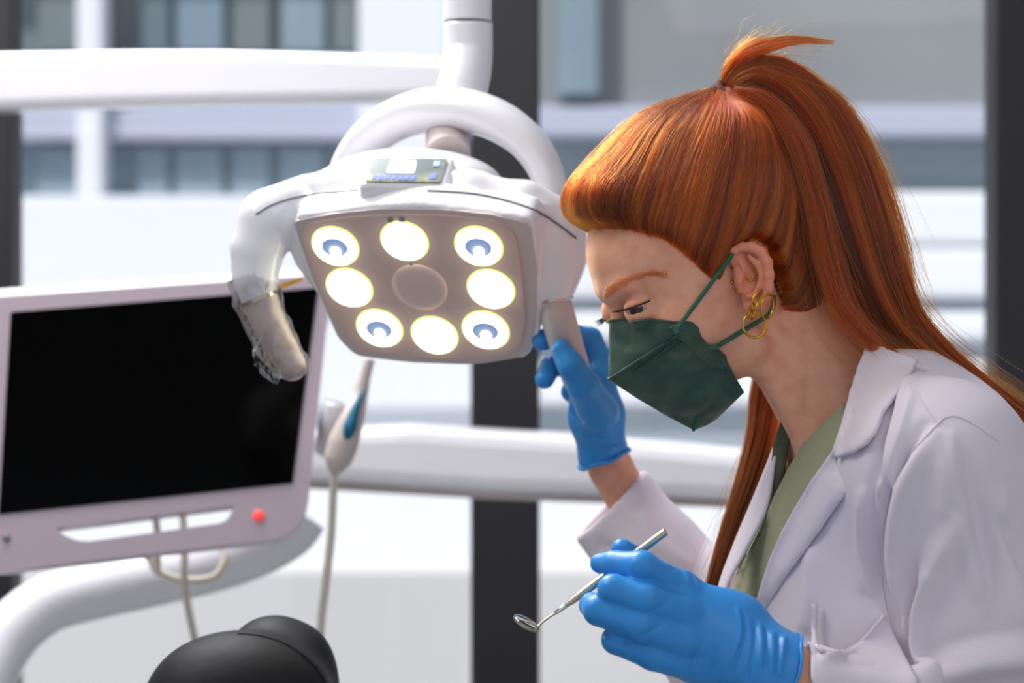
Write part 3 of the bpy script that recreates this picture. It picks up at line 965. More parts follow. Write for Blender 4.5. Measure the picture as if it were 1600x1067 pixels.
tf = np.array([-math.cos(TA), -math.sin(TA), 0]); tl = np.array([math.sin(TA), -math.cos(TA), 0])
TR = np.stack([tf, tl, z0], 1)
TC = W(1402, 965, 1.93)
SHL, SHR = W(1474, 735, 1.80), W(1310, 720, 2.06)
ELL, ELR = W(1570, 1240, 1.84), W(1125, 1015, 2.12)
WRL, WRR = W(1262, 1072, 1.735), W(952, 728, 2.16)
PELV = np.array([TC[0]+0.05, 1.95, 0.66])
def torso(P, o):
    d = sd_ell(P, TC, (0.118+o, 0.158+o, 0.195+o), TR)
    d = smin(d, sd_cap(P, TC-z0*0.10, PELV, 0.115+o, 0.125+o), 0.05)
    d = smin(d, sd_cap(P, SHL-tl*0.03, SHR+tl*0.02, 0.052+o, 0.048+o), 0.06)
    d = smin(d, sd_cap(P, W(1375, 640, 1.93), W(1440, 720, 1.93), 0.046+o, 0.06+o), 0.04)
    d = smin(d, sd_sph(P, SHL, 0.050+o), 0.03)
    return smin(d, sd_sph(P, SHR, 0.046+o), 0.03)
def f_body(P):
    d = skin_head(HL(P))*HS/1000
    d = smin(d, sd_cap(P, NECK_A, NECK_B, 0.044, 0.050), 0.016)
    d = smin(d, sd_cap(P, W(1190, 560, 1.912), W(1290, 760, 1.893), 0.006, 0.006), 0.035)   # tendon at the side of the neck
    return smin(d, torso(P, -0.018), 0.03)
def f_arms(P):
    d = torso(P, -0.018)
    for s, e, w in ((SHL, ELL, WRL), (SHR, ELR, WRR)):
        d = smin(d, sd_chain(P, [(s, .040), (e, .034), (w, .0235 if w is WRL else .0185)], 0.02), 0.03)
    pl = W(1150, 1005, 1.735); pr = W(930, 640, 2.12)
    d = smin(d, sd_chain(P, [(WRL, .0235), (pl, .020)], .01), .01)
    d = smin(d, sd_chain(P, [(WRR, .0185), (pr, .016)], .01), .01)
    return d
lo = np.array([W(880, 300, 1.80)[0], 1.76, W(1000, 800, 1.9)[2]]); hi = np.array([W(1420, 300, 2.05)[0], 2.10, W(1100, 130, 1.95)[2]])
V1, F1 = nets(f_body, lo, hi, 0.0011, 2)
V2, F2 = nets(f_arms, (W(900, 600, 2.1)[0], 1.66, 0.56), (0.46, 2.24, W(900, 600, 2.1)[2]), 0.005, 2)
_q = HL(V1)
for _s in (1, -1):
    _m = np.linalg.norm(_q-EYE*np.array([1, _s, 1]), axis=1) < 24
    _w = np.clip((24-np.linalg.norm(_q-EYE*np.array([1, _s, 1]), axis=1))/6, 0, 1)[:, None]
    for _i in range(10):
        V1 = V1*(1-_w)+relax(V1, F1, 0.6)*_w; V1 = V1*(1-_w)+relax(V1, F1, -0.55)*_w
body = obj('body', np.concatenate([V1, V2]), np.concatenate([F1, F2+len(V1)]), M['skin'], man)
BS = Surf(V1, F1)
AS = Surf(np.concatenate([V1, V2]), np.concatenate([F1, F2+len(V1)]))

# eyes
def sph_mesh(c, r, R, n=28, m=18, cap=1.0):
    V = [c+R[:, 0]*r]; F = []
    for i in range(1, m+1):
        a = PI*cap*i/m
        for k in range(n):
            b = 2*PI*k/n
            V.append(c+r*(R[:, 0]*math.cos(a)+R[:, 1]*math.sin(a)*math.cos(b)+R[:, 2]*math.sin(a)*math.sin(b)))
    for k in range(n): F.append((0, 1+k, 1+(k+1) % n))
    for i in range(m-1):
        for k in range(n): F.append((1+i*n+k, 1+(i+1)*n+k, 1+(i+1)*n+(k+1) % n, 1+i*n+(k+1) % n))
    return V, F
for sd in (1, -1):
    e = EYE*np.array([1, sd, 1]); c = HW(e)
    g = unit(HW(LID[3]*np.array([1, sd, 1])-np.array([0, 0, 0]))-c)*1.0
    g = unit(HW((LID[2]*.4+LID[3]*.6)*np.array([1, sd, 1]))-c)
    a2 = unit(np.cross(g, hu)); G = np.stack([g, a2, np.cross(g, a2)], 1)
    V, F = sph_mesh(c, 0.0116*HS, G)
    eye = obj('eyeball', V, F, M['eye_white'], man)
    V, F = sph_mesh(c+g*0.00025, 0.0117*HS, G, cap=0.165, m=6)
    obj('iris', V, F, M['iris'], eye)

# ear
def ep(px, py, l): return hp_at(px, py, l)
EO = [(1158, 416, 70), (1148, 410, 70), (1143, 402, 72), (1147, 392, 75), (1160, 386, 79), (1174, 386, 82), (1189, 394, 85), (1199, 410, 87), (1202, 430, 87), (1201, 450, 86), (1196, 466, 83), (1188, 477, 79), (1180, 480, 76)]
ER = [2.0, 3.0, 3.6, 3.8, 3.8, 4.0, 4.2, 4.2, 4.0, 3.8, 4.2, 5.0, 5.0]
def f_ear(P):
    q = HL(P)
    plate_ = sd_chain(q, [(ep(1160, 402, 71), 7), (ep(1178, 412, 75), 9), (ep(1182, 440, 75), 9), (ep(1176, 466, 73), 6)], 10)
    ctr = ep(1172, 430, 74); nl = unit(np.array([-0.25, 1, 0.0]))
    flat_ = np.abs((q-ctr)@nl+1.0)-3.0
    d = smax(plate_, flat_, 2.0)
    d = smin(d, sd_chain(q, [(ep(*p), r) for p, r in zip(EO, ER)], 2), 2.5)
    d = smin(d, sd_chain(q, [(ep(1170, 402, 80), 2.6), (ep(1184, 412, 82), 3.0), (ep(1189, 428, 82), 3.0), (ep(1186, 446, 81), 3.0), (ep(1176, 460, 79), 3.2), (ep(1170, 462, 78), 3.2)], 1.5), 2.5)
    d = smin(d, sd_chain(q, [(ep(1152, 424, 70), 4.0), (ep(1156, 440, 72), 4.4), (ep(1158, 452, 71), 3.8)], 2), 3)
    d = smin(d, sd_chain(q, [(ep(1180, 478, 75), 5.0), (ep(1170, 480, 72), 4.6), (ep(1166, 466, 70), 4.0)], 2), 3)
    d = smin(d, sd_chain(q, [(ep(1158, 416, 71), 2.4), (ep(1168, 424, 74), 2.0)], 1), 2)
    d = smax(d, -sd_chain(q, [(ep(1173, 433, 80), 6.4), (ep(1169, 449, 79), 5.2)], 3), 1.5)
    d = smax(d, -sd_chain(q, [(ep(1160, 403, 81), 4.8), (ep(1168, 412, 80), 3.0)], 2), 1.2)
    d = smin(d, np.maximum(sd_sph(q, ep(1168, 425, 62), 13), 0), 0.01) if False else d
    return d*HS/1000
lo = np.min([HW(ep(*p)) for p in EO], 0)-0.02; hi = np.max([HW(ep(*p)) for p in EO], 0)+0.02
VE, FE = nets(f_ear, lo, hi, 0.0007, 2)
ear = obj('ear', VE, FE, M['ear_skin'], man)
VR = [HW(np.array(HL(v[None])[0])*MIR) for v in VE]
obj('ear', VR, FE[:, ::-1], M['ear_skin'], man)
ES = Surf(np.concatenate([V1, VE]), np.concatenate([F1, FE+len(V1)]))

# ---- mask
def cheek(px, py, off):
    h = BS.hit(px, py); return HL((h[0]+h[1]*off)[None])[0]
S1p, S1b = cheek(1072, 505, .002), cheek(1066, 518, .004)
S2p, S3p = cheek(1132, 556, .003), hp_at(1162, 614, 46)
S1t = cheek(1088, 512, .002)
S3b = hp_at(1160, 628, 36)
A_ = hp_at(957, 500, 3); B_ = hp_at(951, 593, 0); C_ = hp_at(1084, 672, 0); D_ = hp_at(1120, 655, 0)
A_[1] = 0
rows_key = [(A_, S1p), (B_, S1b), (C_, S2p), (D_, S3p)]
def mask_pt(r, v):
    k = min(int(r), 2); t = r-k
    out = []
    w = abs(v)
    def rowp(kk):
        c, s = rows_key[kk]
        s = s.copy()
        p = c*(1-w)+s*w
        sg = 1 if v >= 0 else -1
        # rounded centre, cloth bows out between the folds
        p = p+np.array([0.0, 0, 0])
        p[1] = abs(p[1])*sg
        return p
    p = rowp(k)*(1-t)+rowp(k+1)*t
    outn = unit(np.array([1.0, 0, -0.25 if k < 1 else -0.7]))
    side = np.array([0, 1.0 if v >= 0 else -1.0, 0])
    bow = 4*t*(1-t)
    p = p+(outn*1.5+side*5.5*min(1, w*2.5))*bow*(1-w**3)*(1.0 if k != 0 else 0.7)
    if k == 0 and t < 0.5:
        p = p+np.array([1.0, 0, 0.9])*(1.5*(1-w)+9*w*(1-w))*(1-t*2)
    # crumple
    n_ = 1.0*math.sin(p[0]*0.17+p[2]*0.13+v*5)+0.7*math.sin(p[2]*0.33-p[0]*0.11+2+v*9)+0.4*math.sin(p[0]*0.5+v*14)
    p = p+side*n_*bow*0.9
    return p
NV, NR = 48, 54
V = []; F = []
for i in range(NR+1):
    for j in range(NV+1):
        V.append(HW(mask_pt(3*i/NR if i < NR else 2.9999, 2*j/NV-1)))
for i in range(NR):
    for j in range(NV):
        F.append((i*(NV+1)+j, (i+1)*(NV+1)+j, (i+1)*(NV+1)+j+1, i*(NV+1)+j+1))
mk = obj('face_mask', V, F, M['mask_cloth'], man)
mk['label'] = 'dark green folded face mask'
mm = mk.modifiers.new('thickness', 'SOLIDIFY'); mm.thickness = 0.0009
V_m = np.array(V); F_m = np.array(F)
for _it in range(6):
    dd = f_body(V_m); need = np.maximum(0.0022-dd, 0)
    e_ = 0.0004; g_ = np.stack([(f_body(V_m+np.eye(3)[a]*e_)-dd)/e_ for a in range(3)], 1)
    g_ /= np.linalg.norm(g_, axis=1)[:, None]+1e-9
    V_m = V_m+g_*need[:, None]
    if _it < 5:
        Vr = relax(V_m, F_m, 0.35); mk_ = (need > 0); V_m[mk_] = Vr[mk_]
_x, _y = pix(V_m[:NV+1]); _l = HL(V_m[:NV+1])[:, 1]
for _j in range(NV+1):
    if _l[_j] > 2:
        _d = _y[_j]-np.interp(_x[_j], [955, 985, 1012, 1045, 1072], [500, 498, 498, 502, 505])
        for _i in range(12):
            V_m[_i*(NV+1)+_j] += hu*max(_d, 0)*S1*1.9*(1-_i/12)**1.3/math.cos(PH)
_m = np.arange(14*(NV+1))
for _it in range(3):
    dd = f_body(V_m[_m]); e_ = 0.0004
    V_m[_m] += (hf*0.45+hl0*0.9)[None, :]*(np.maximum(0.0022-dd, 0)*(HL(V_m[_m])[:, 1] > 8))[:, None]
mk.data.vertices.foreach_set('co', V_m.ravel()); mk.data.update()
MS = Surf(V_m, F_m)
def mline(r, v0, v1, n=24, o=0.0006):
    return [HW(mask_pt(r, v0+(v1-v0)*i/n))+(-np.array([0.3, 1, 0]))*o for i in range(n+1)]
tube('fold_seam', mline(1.0, 1, -1, 40), 0.0012, M['mask_cloth'], mk, seg=8)
tube('fold_seam', mline(2.0, 1, -1, 40), 0.0013, M['mask_strap'], mk, seg=8)
tube('hem', [V_m[_j] for _j in range(NV+1)], 0.0009, M['mask_cloth'], mk, seg=8)
# side flap beyond the strap anchors
BM = Surf(np.concatenate([V1, V_m]), np.concatenate([F1, F_m+len(V1)]))
sheet('side_flap', [(1044, 512), (1056, 506), (1070, 501), (1082, 503), (1091, 511), (1096, 526), (1108, 539), (1124, 546), (1134, 556), (1138, 570), (1130, 580), (1110, 574), (1080, 548)], BM, 0.0016, M['mask_cloth'], mk, 0.0009, step=5, relaxn=2)
# stitched welds along the upper fold and the lower seam
def dots(name, pts, r, m, off):
    V_, F_ = [], []
    for x, y in pts:
        h = SurfMin([(MS, 0), (BM, 0)]).hit(x, y)
        if h is None: continue
        V, F = sph_mesh(h[0]-np.array([0, off, 0]), r, np.eye(3), 7, 4)
        b = len(V_); V_ += V; F_ += [tuple(x+b for x in f) for f in F]
    o = obj(name, V_, F_, m, mk); o['kind'] = 'stuff'
dots('weld_dots', [(986+4.7*k+dx, 574-3.55*k+dy) for k in range(16) for dx, dy in ((0, 0), (3, 6.5), (6, 13))[:3 if k > 7 else 2]], 0.0009, M['mask_dark'], 0.0001)
dots('stitches', [(1091+2.6*k+dx, 654-5.2*k) for k in range(15) for dx in (0, 4)], 0.0005, M['stitch'], 0.0004)
def strap(pts, name='mask_strap', r=0.0018, off=0.002):
    c = []
    for x, y in pts:
        hs = [s.hit(x, y) for s in (ES, MS)]
        ys = [h[0][1] for h in hs if h is not None]
        c.append(W(x, y, min(ys)-off))
    # pulled taut: relax the depth
    for _ in range(30):
        for i in range(1, len(c)-1):
            y = min((c[i-1][1]+c[i+1][1])/2, c[i][1]); c[i] = W(pts[i][0], pts[i][1], y)
    return tube(name, catmull(c, 4), r, M['mask_strap'], mk, seg=10, flat=0.6, up=(0.4, 0, 1))
def lerp_pts(a, b, n): return [(a[0]+(b[0]-a[0])*i/n, a[1]+(b[1]-a[1])*i/n) for i in range(n+1)]
strap(lerp_pts((1056, 516), (1139, 405), 8)+[(1145, 396)])
strap(lerp_pts((1118, 543), (1198, 494), 7)+[(1205, 486), (1209, 474), (1208, 462)], off=0.003)
def patch(name, pts, off, m):
    c = [W(x, y, min([k[0][1] for k in (BS.hit(x, y), MS.hit(x, y)) if k is not None] or [1.86])-off) for x, y in pts]
    plate(name, c, [], (0, 0.001, 0), m, mk)
patch('strap_anchor', [(1051, 515), (1057, 511), (1062, 518), (1056, 523)], 0.004, M['mask_strap'])
patch('strap_anchor', [(1106, 541), (1119, 537), (1122, 544), (1108, 548)], 0.004, M['mask_strap'])

# ---- earrings
def hoop(px, py, rx, ry, r, yaw, name, label, Y=None, tilt=0.0):
    h = ES.hit(px, py-ry) if Y is None else None
    y0_ = (h[0][1]-0.003 if h is not None else 1.86) if Y is None else Y
    c = W(px, py, y0_); s = S1*y0_
    pts = []
    for k in range(36):
        a = 2*PI*k/36
        x = rx*math.cos(a); z = ry*math.sin(a)
        x, z = x*math.cos(tilt)-z*math.sin(tilt), x*math.sin(tilt)+z*math.cos(tilt)
        pts.append(c+np.array([x*s, rx*math.cos(a)*s*math.tan(yaw), z*s]))
    o = tube(name, pts, r, M['gold'], man, seg=10, closed=True); o['label'] = label
    return o
hoop(1179, 508, 18.5, 19.5, 0.0010, 0.3, 'hoop_earring', 'large gold hoop earring', 1.850)
hoop(1199, 479, 10.5, 19, 0.0009, 0.9, 'hoop_earring', 'gold hoop earring at the lobe edge', 1.846, -0.15)
hoop(1181, 470, 6, 17, 0.0010, 1.0, 'hoop_earring', 'narrow gold hoop earring in the lobe', 1.842, -0.45)
hoop(1175, 486, 5, 13, 0.0009, 1.0, 'hoop_earring', 'small gold link hoop earring', 1.846, -0.1)
for x, y in ((1145, 420), (1144, 441), (1152, 456)):
    h = ES.hit(x, y)
    V, F = sph_mesh(h[0]-np.array([0, 0.0014, 0]), 0.0017, np.eye(3), 12, 8)
    obj('stud_earring', V, F, M['gold'], man)
da = catmull([(1166, 434), (1171, 438), (1177, 437), (1181, 431), (1180, 424), (1177, 420)], 2)
DV, DF = [], []
hh = ES.hit(1182, 425)[0][1]-0.0025
for i, p in enumerate(da):
    V, F = sph_mesh(W(p[0], p[1], hh), 0.0010, np.eye(3), 8, 6)
    b = len(DV); DV += V; DF += [tuple(x+b for x in f) for f in F]
o = obj('beaded_earring', DV, DF, M['gold'], man); o['label'] = 'beaded gold ring inside the ear'

# ---- scrub top and coat
def f_scrub(P):
    d = torso(P, -0.004)
    return smax(d, -sd_cap(P, NECK_A, NECK_B+(NECK_B-NECK_A)*0.1, 0.050, 0.056), 0.006)
V, F = nets(f_scrub, (W(1080, 600, 1.9)[0], 1.68, 0.60), (0.46, 2.16, W(1300, 560, 1.9)[2]), 0.004, 2)
def cut(V, F, poly, surf, front=True, margin=0.012):
    """open a garment: drop the faces seen inside an outline on its front side"""
    C = V[F].mean(1); px_, py_ = pix(C)
    ins = sd_poly2(px_, py_, poly) < 0
    keep = np.ones(len(F), bool)
    for i in np.where(ins)[0]:
        h = surf.hit(px_[i], py_[i])
        if h is None or C[i, 1] < h[0][1]+margin: keep[i] = False
    return V, F[keep]
skin_v = [(1190, 540), (1250, 530), (1350, 560), (1344, 620), (1318, 644), (1255, 698), (1211, 774), (1219, 745), (1214, 700), (1204, 650)]
V, F = cut(V, F, skin_v, Surf(V, F), margin=0.09)
F = keep_large(V, F)
scr_o = obj('scrub_top', V, F, M['sage_cloth'], man); scr_o['label'] = 'sage green scrub top with a V neck'
mm = scr_o.modifiers.new('thickness', 'SOLIDIFY'); mm.thickness = 0.0015
def f_base(P): return smin(torso(P, 0.002), sd_cap(P, W(1290, 600, 1.95), NECK_B, 0.050, 0.062), 0.03)
VB, FB = nets(f_base, (W(1050, 600, 1.9)[0], 1.66, 0.62), (0.46, 2.16, W(1300, 500, 1.9)[2]), 0.005, 2)
GS = Surf(VB, FB)
def f_coat(P):
    d = torso(P, 0.008)
    d = smin(d, sd_chain(P, [(SHL, .062), (W(1535, 960, 1.80), .060), (ELL, .058)], .02), 0.022)
    slL = sd_chain(P, [(ELL, .060), (W(1400, 1150, 1.77), .050), (W(1215, 1062, 1.735), .0335)], .01)
    nL = unit(np.array([-1.0, 0, 0.06])); cL = W(1256, 1060, 1.742)
    slL = smax(slL, (P-cL)@nL, 0.002)
    inL = sd_cap(P, W(1330, 1112, 1.755), W(1215, 1062, 1.735), .030, .0275)
    slL = smax(slL, -inL, 0.002)
    d = smin(d, slL, 0.012)
    slR = sd_chain(P, [(SHR, .055), (ELR, .048), (W(1030, 885, 2.14), .045), (W(920, 745, 2.17), .043)], .02)
    nR = unit(np.array([-0.70, 0.0, 0.72])); cR = W(948, 792, 2.155)
    slR = smax(slR, (P-cR)@nR, 0.002)
    inR = sd_cap(P, W(1010, 865, 2.14), W(920, 745, 2.17), .034, .035)
    slR = smax(slR, -inR, 0.002)
    d = smin(d, slR, 0.012)
    return smax(d, -sd_cap(P, NECK_A, NECK_B, 0.064, 0.066), 0.006)
VC, FC = nets(f_coat, (W(880, 600, 2.1)[0], 1.64, 0.56), (0.50, 2.26, W(1300, 540, 1.9)[2]), 0.0029, 2)
CS0 = Surf(VC, FC)
NC = normals(VC, FC)
def fold(pts, amp, w, taper=True):
    """a soft crease: cloth pushed out (or in) along a line on the coat"""
    global VC
    c = []
    for x, y in catmull([np.array(p, float) for p in pts], 5):
        h = CS0.hit(x, y)
        if h is not None: c.append(h[0])
    if len(c) < 2: return
    L = np.array(c); m = ((VC > L.min(0)-4*w) & (VC < L.max(0)+4*w)).all(1)
    idx = np.where(m)[0]
    d, t = seg_dist(VC[idx], c)
    a = 1.5*amp*np.exp(-(d/(0.9*w))**2)
    if taper: a = a*np.clip(np.minimum(t, 1-t)*5, 0, 1)**0.7
    VC[idx] += NC[idx]*a[:, None]
fold([(1484, 672), (1496, 740), (1512, 820), (1530, 900), (1544, 970)], 0.0035, 0.0045)
fold([(1468, 690), (1474, 760), (1462, 830), (1436, 890)], 0.0030, 0.007)
fold([(1440, 900), (1424, 950), (1420, 1000), (1428, 1050)], -0.0070, 0.0050)
fold([(1460, 890), (1440, 950), (1436, 1010), (1446, 1050)], 0.0050, 0.0060)
fold([(1430, 600), (1412, 660), (1396, 720), (1388, 770)], 0.0030, 0.004)
fold([(1395, 620), (1378, 690), (1372, 760)], -0.0030, 0.004)
fold([(1560, 800), (1580, 860), (1600, 900)], -0.0035, 0.005)
VC += NC*(snoise(VC, 11, 22)*0.0018+snoise(VC, 12, 60)*0.0007)[:, None]
# armhole seam and the folds that fall from the shoulder
fold([(1452, 655), (1420, 700), (1392, 750), (1378, 810), (1376, 880), (1386, 950), (1408, 1010), (1432, 1060)], -0.0065, 0.0055)
fold([(1470, 670), (1436, 715), (1410, 765), (1398, 830), (1400, 900), (1412, 960)], 0.0050, 0.009)
fold([(1430, 575), (1398, 640), (1380, 720), (1374, 800), (1376, 880)], 0.0035, 0.006)
fold([(1412, 600), (1385, 665), (1368, 740), (1362, 830), (1366, 900), (1378, 960)], -0.0045, 0.007)
fold([(1480, 700), (1492, 780), (1510, 860), (1526, 940)], 0.0030, 0.006)
fold([(1500, 700), (1520, 800), (1540, 900), (1548, 980)], -0.003, 0.010)
fold([(1560, 760), (1572, 850), (1590, 930), (1610, 990)], 0.004, 0.010)
fold([(1500, 800), (1470, 870), (1436, 930), (1420, 985), (1430, 1050)], 0.0060, 0.010)
fold([(1478, 800), (1446, 870), (1416, 930), (1400, 990)], -0.0045, 0.008)
fold([(1446, 1062), (1490, 1042), (1540, 1026), (1600, 1020), (1650, 1022)], 0.012, 0.014, False)
fold([(1440, 1040), (1490, 1020), (1540, 1004), (1600, 996)], -0.006, 0.010)
fold([(1350, 760), (1350, 850), (1358, 930)], 0.0045, 0.008)
fold([(1270, 850), (1262, 930), (1258, 990)], 0.003, 0.009)
fold([(1620, 700), (1640, 800), (1650, 900)], -0.004, 0.012)
fold([(1000, 800), (1030, 850), (1080, 890)], 0.003, 0.008)
fold([(930, 850), (980, 870), (1040, 880)], -0.003, 0.008)
open_poly = [(1190, 540), (1300, 530), (1364, 548), (1350, 600), (1336, 650), (1310, 705), (1256, 790), (1216, 880), (1190, 950), (1182, 1030), (1130, 1030), (1128, 930), (1136, 860), (1158, 790), (1180, 712), (1190, 640)]
VC, FC = cut(VC, FC, open_poly, CS0, margin=0.09)
FC = keep_large(VC, FC)
VC = relax(VC, FC, 0.4)
coat = obj('coat', VC, FC, M['coat_cloth'], man); coat['label'] = 'white doctor coat with notched lapels'
mm = coat.modifiers.new('thickness', 'SOLIDIFY'); mm.thickness = 0.0014; mm.offset = -1
CS = Surf(VC, FC)
# V-neck bands of the scrub top
SS = Surf(*nets(lambda P: torso(P, -0.003), (W(1080, 600, 1.9)[0], 1.68, 0.80), (0.40, 2.16, W(1300, 560, 1.9)[2]), 0.006, 2))
sheet('neck_band', [(1318, 628), (1330, 660), (1304, 716), (1256, 796), (1220, 862), (1190, 930), (1160, 985), (1128, 960), (1160, 880), (1190, 822), (1210, 773), (1232, 730), (1256, 692)], GS, 0.001, M['sage_cloth'], scr_o, 0.002)
o = sheet('neck_band', [(1221, 655), (1236, 672), (1229, 705), (1224, 740), (1211, 772), (1204, 740), (1208, 692)], GS, -0.006, M['sage_shaded'], scr_o, 0.002)
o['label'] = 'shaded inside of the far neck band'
# lapels and collar
LS = SurfMin([(GS, 0.006), (CS, 0.0)])
def edge_lift(a, b, h):
    a = np.array(a, float); b = np.array(b, float); n = np.array([-(b-a)[1], (b-a)[0]]); n /= np.linalg.norm(n)
    return lambda x, y: h*min(1.0, abs((np.array([x, y])-a)@n)/40)
lap = [(1330, 636), (1312, 668), (1300, 704), (1266, 752), (1239, 797), (1218, 836), (1202, 872), (1188, 915), (1176, 960), (1180, 975), (1194, 957), (1212, 925), (1234, 893), (1266, 850), (1292, 813), (1324, 767), (1313, 738), (1304, 712), (1340, 706), (1350, 670)]
sheet('lapel', lap, LS, 0.0110, M['coat_cloth'], coat, 0.0028, step=6, smoothd=16)
colr = [(1356, 534), (1374, 540), (1404, 552), (1434, 561), (1425, 580), (1408, 604), (1394, 626), (1380, 648), (1370, 676), (1356, 694), (1336, 706), (1318, 711), (1303, 712), (1308, 684), (1316, 655), (1330, 606), (1342, 570)]
sheet('collar', colr, LS, 0.0125, M['coat_cloth'], coat, 0.0030, step=6, smoothd=6)
_oe = catmull([np.array(p, float) for p in [(1224, 650, 1.965), (1202, 712, 1.95), (1172, 786, 1.935), (1146, 848, 1.925), (1121, 918, 1.915), (1110, 1000, 1.91)]], 6)
_ie = catmull([np.array(p, float) for p in [(1227, 662, 1.950), (1213, 716, 1.925), (1198, 792, 1.900), (1164, 862, 1.893), (1136, 922, 1.893), (1126, 1000, 1.89)]], 6)
V = []; F = []
for a_, b_ in zip(_oe, _ie):
    for j in range(6):
        t = j/5; p = a_*(1-t)+b_*t
        V.append(W(p[0], p[1], p[2]-0.008*math.sin(PI*t)))
for i in range(len(_oe)-1):
    for j in range(5): F.append((i*6+j, (i+1)*6+j, (i+1)*6+j+1, i*6+j+1))
o = obj('lapel', V, F, M['coat_cloth'], coat)
mm = o.modifiers.new('thickness', 'SOLIDIFY'); mm.thickness = 0.0026
o['label'] = 'far lapel seen from its inside edge'
# sewn seams: yoke, armhole and the pressed crease of the sleeve
def seam(pts, r=0.0008, off=0.0002):
    c = [h[0]+h[1]*off for h in (CS.hit(x, y) for x, y in catmull([np.array(p, float) for p in pts], 8)) if h is not None]
    if len(c) > 2: tube('seam', c, r, M['coat_cloth'], coat, seg=6)
seam([(1416, 596), (1436, 622), (1452, 645), (1466, 662)])
seam([(1560, 690), (1530, 668), (1500, 652), (1478, 652), (1466, 662), (1440, 690), (1412, 722), (1392, 762), (1380, 820), (1376, 880), (1384, 950), (1404, 1010), (1430, 1062)], 0.0009)
# breast pocket
pk = sheet('pocket', [(1268, 944), (1279, 944), (1276, 980), (1277, 1008), (1288, 1016), (1306, 1019), (1328, 1014), (1350, 998), (1368, 978), (1383, 960), (1396, 990), (1412, 1020), (1434, 1062), (1420, 1120), (1300, 1120), (1268, 1060)], CS, 0.007, M['coat_cloth'], coat, 0.0022, step=6, smoothd=6)
hem = [(1273, 944), (1273, 980), (1276, 1010), (1290, 1017), (1308, 1019), (1330, 1013), (1350, 998), (1368, 978), (1382, 961)]
c = []
for x, y in catmull([np.array(p, float) for p in hem], 4):
    h = CS.hit(x, y); c.append(W(x, y, h[0][1]-0.0085))
tube('pocket_hem', c, 0.0014, M['coat_cloth'], pk, seg=8)
clip = plate('pen_clip', [W(1288, 1009, 1.745), W(1304, 1011, 1.745), W(1307, 1016, 1.745), W(1291, 1014, 1.745)], [], (0, 0.004, 0), M['steel_bright'], coat, 0.0006)

# ---- gloves
def glove(name, fn, lo, hi, label):
    V, F = nets(fn, lo, hi, 0.0011, 2)
    o = obj(name, V, F, M['glove'], man); o['label'] = label
    return V, F, o
def ch(pts): return [(W(x, y, Y), r/1000) for x, y, Y, r in pts]
GL = dict(
    index=ch([(1060, 922, 1.738, 13.5), (1003, 886, 1.724, 11.6), (962, 881, 1.738, 9.4), (938, 880, 1.748, 7.6)]),
    middle=ch([(1060, 958, 1.724, 14), (1010, 938, 1.712, 12.2), (958, 921, 1.716, 10.6), (968, 925, 1.752, 9), (994, 928, 1.775, 8)]),
    ring=ch([(1066, 1000, 1.722, 14), (1000, 976, 1.712, 12), (935, 953, 1.720, 10.8), (925, 946, 1.742, 9.0), (975, 958, 1.775, 8)]),
    pinky=ch([(1088, 1040, 1.730, 13), (1020, 1022, 1.720, 11.2), (963, 1000, 1.727, 10.2), (975, 1004, 1.758, 8.5)]),
    thumb=ch([(1120, 975, 1.765, 16), (1056, 920, 1.785, 12.5), (1006, 884, 1.792, 10.2), (972, 858, 1.776, 8.2)]))
WL = (1205, 1052, 1.738)
CUT_L = W(1232, 1045, 1.738); NL_ = unit(W(1262, 1040, 1.74)-W(1150, 1005, 1.735))
def f_glL(P):
    d = sd_chain(P, GL['index'], .003)
    for k in ('middle', 'ring', 'pinky'): d = smin(d, sd_chain(P, GL[k], .003), .0028)
    d = smin(d, sd_chain(P, GL['thumb'], .004), .003)
    p = None
    for (x, y, Y, r) in ((1066, 924, 1.742, 14), (1066, 958, 1.732, 15), (1072, 1000, 1.730, 15), (1092, 1038, 1.736, 14)):
        e = sd_cap(P, W(x, y, Y), W(WL[0], WL[1], WL[2]), r/1000, .0255)
        p = e if p is None else smin(p, e, .010)
    p = smin(p, sd_ell(P, W(1130, 985, 1.745), (.036, .022, .030)), .012)
    d = smin(d, p, .008)
    d = smin(d, sd_chain(P, [(W(1190, 1040, 1.738), .028), (W(1255, 1075, 1.738), .034)], .01), .012)
    fl = np.linalg.norm(P-CUT_L, axis=1)
    return smax(d, (P-CUT_L)@NL_, .0015)
lo = W(890, 1200, 1.74)-np.array([0, .07, 0]); hi = W(1275, 830, 1.74)+np.array([0, .09, 0])
V, F = nets(f_glL, lo, hi, 0.0011, 2)
N = normals(V, F)
gs0 = Surf(V, F)
def gfold(V, N, surf, pts, amp, w):
    c = [h[0] for h in (surf.hit(x, y) for x, y in catmull([np.array(p, float) for p in pts], 5)) if h is not None]
    if len(c) < 2: return
    L = np.array(c); idx = np.where(((V > L.min(0)-4*w) & (V < L.max(0)+4*w)).all(1))[0]
    d, t = seg_dist(V[idx], c)
    V[idx] += N[idx]*(amp*np.exp(-(d/w)**2)*np.clip(np.minimum(t, 1-t)*5, 0, 1))[:, None]
V += N*(snoise(V, 21, 120)*0.0005)[:, None]
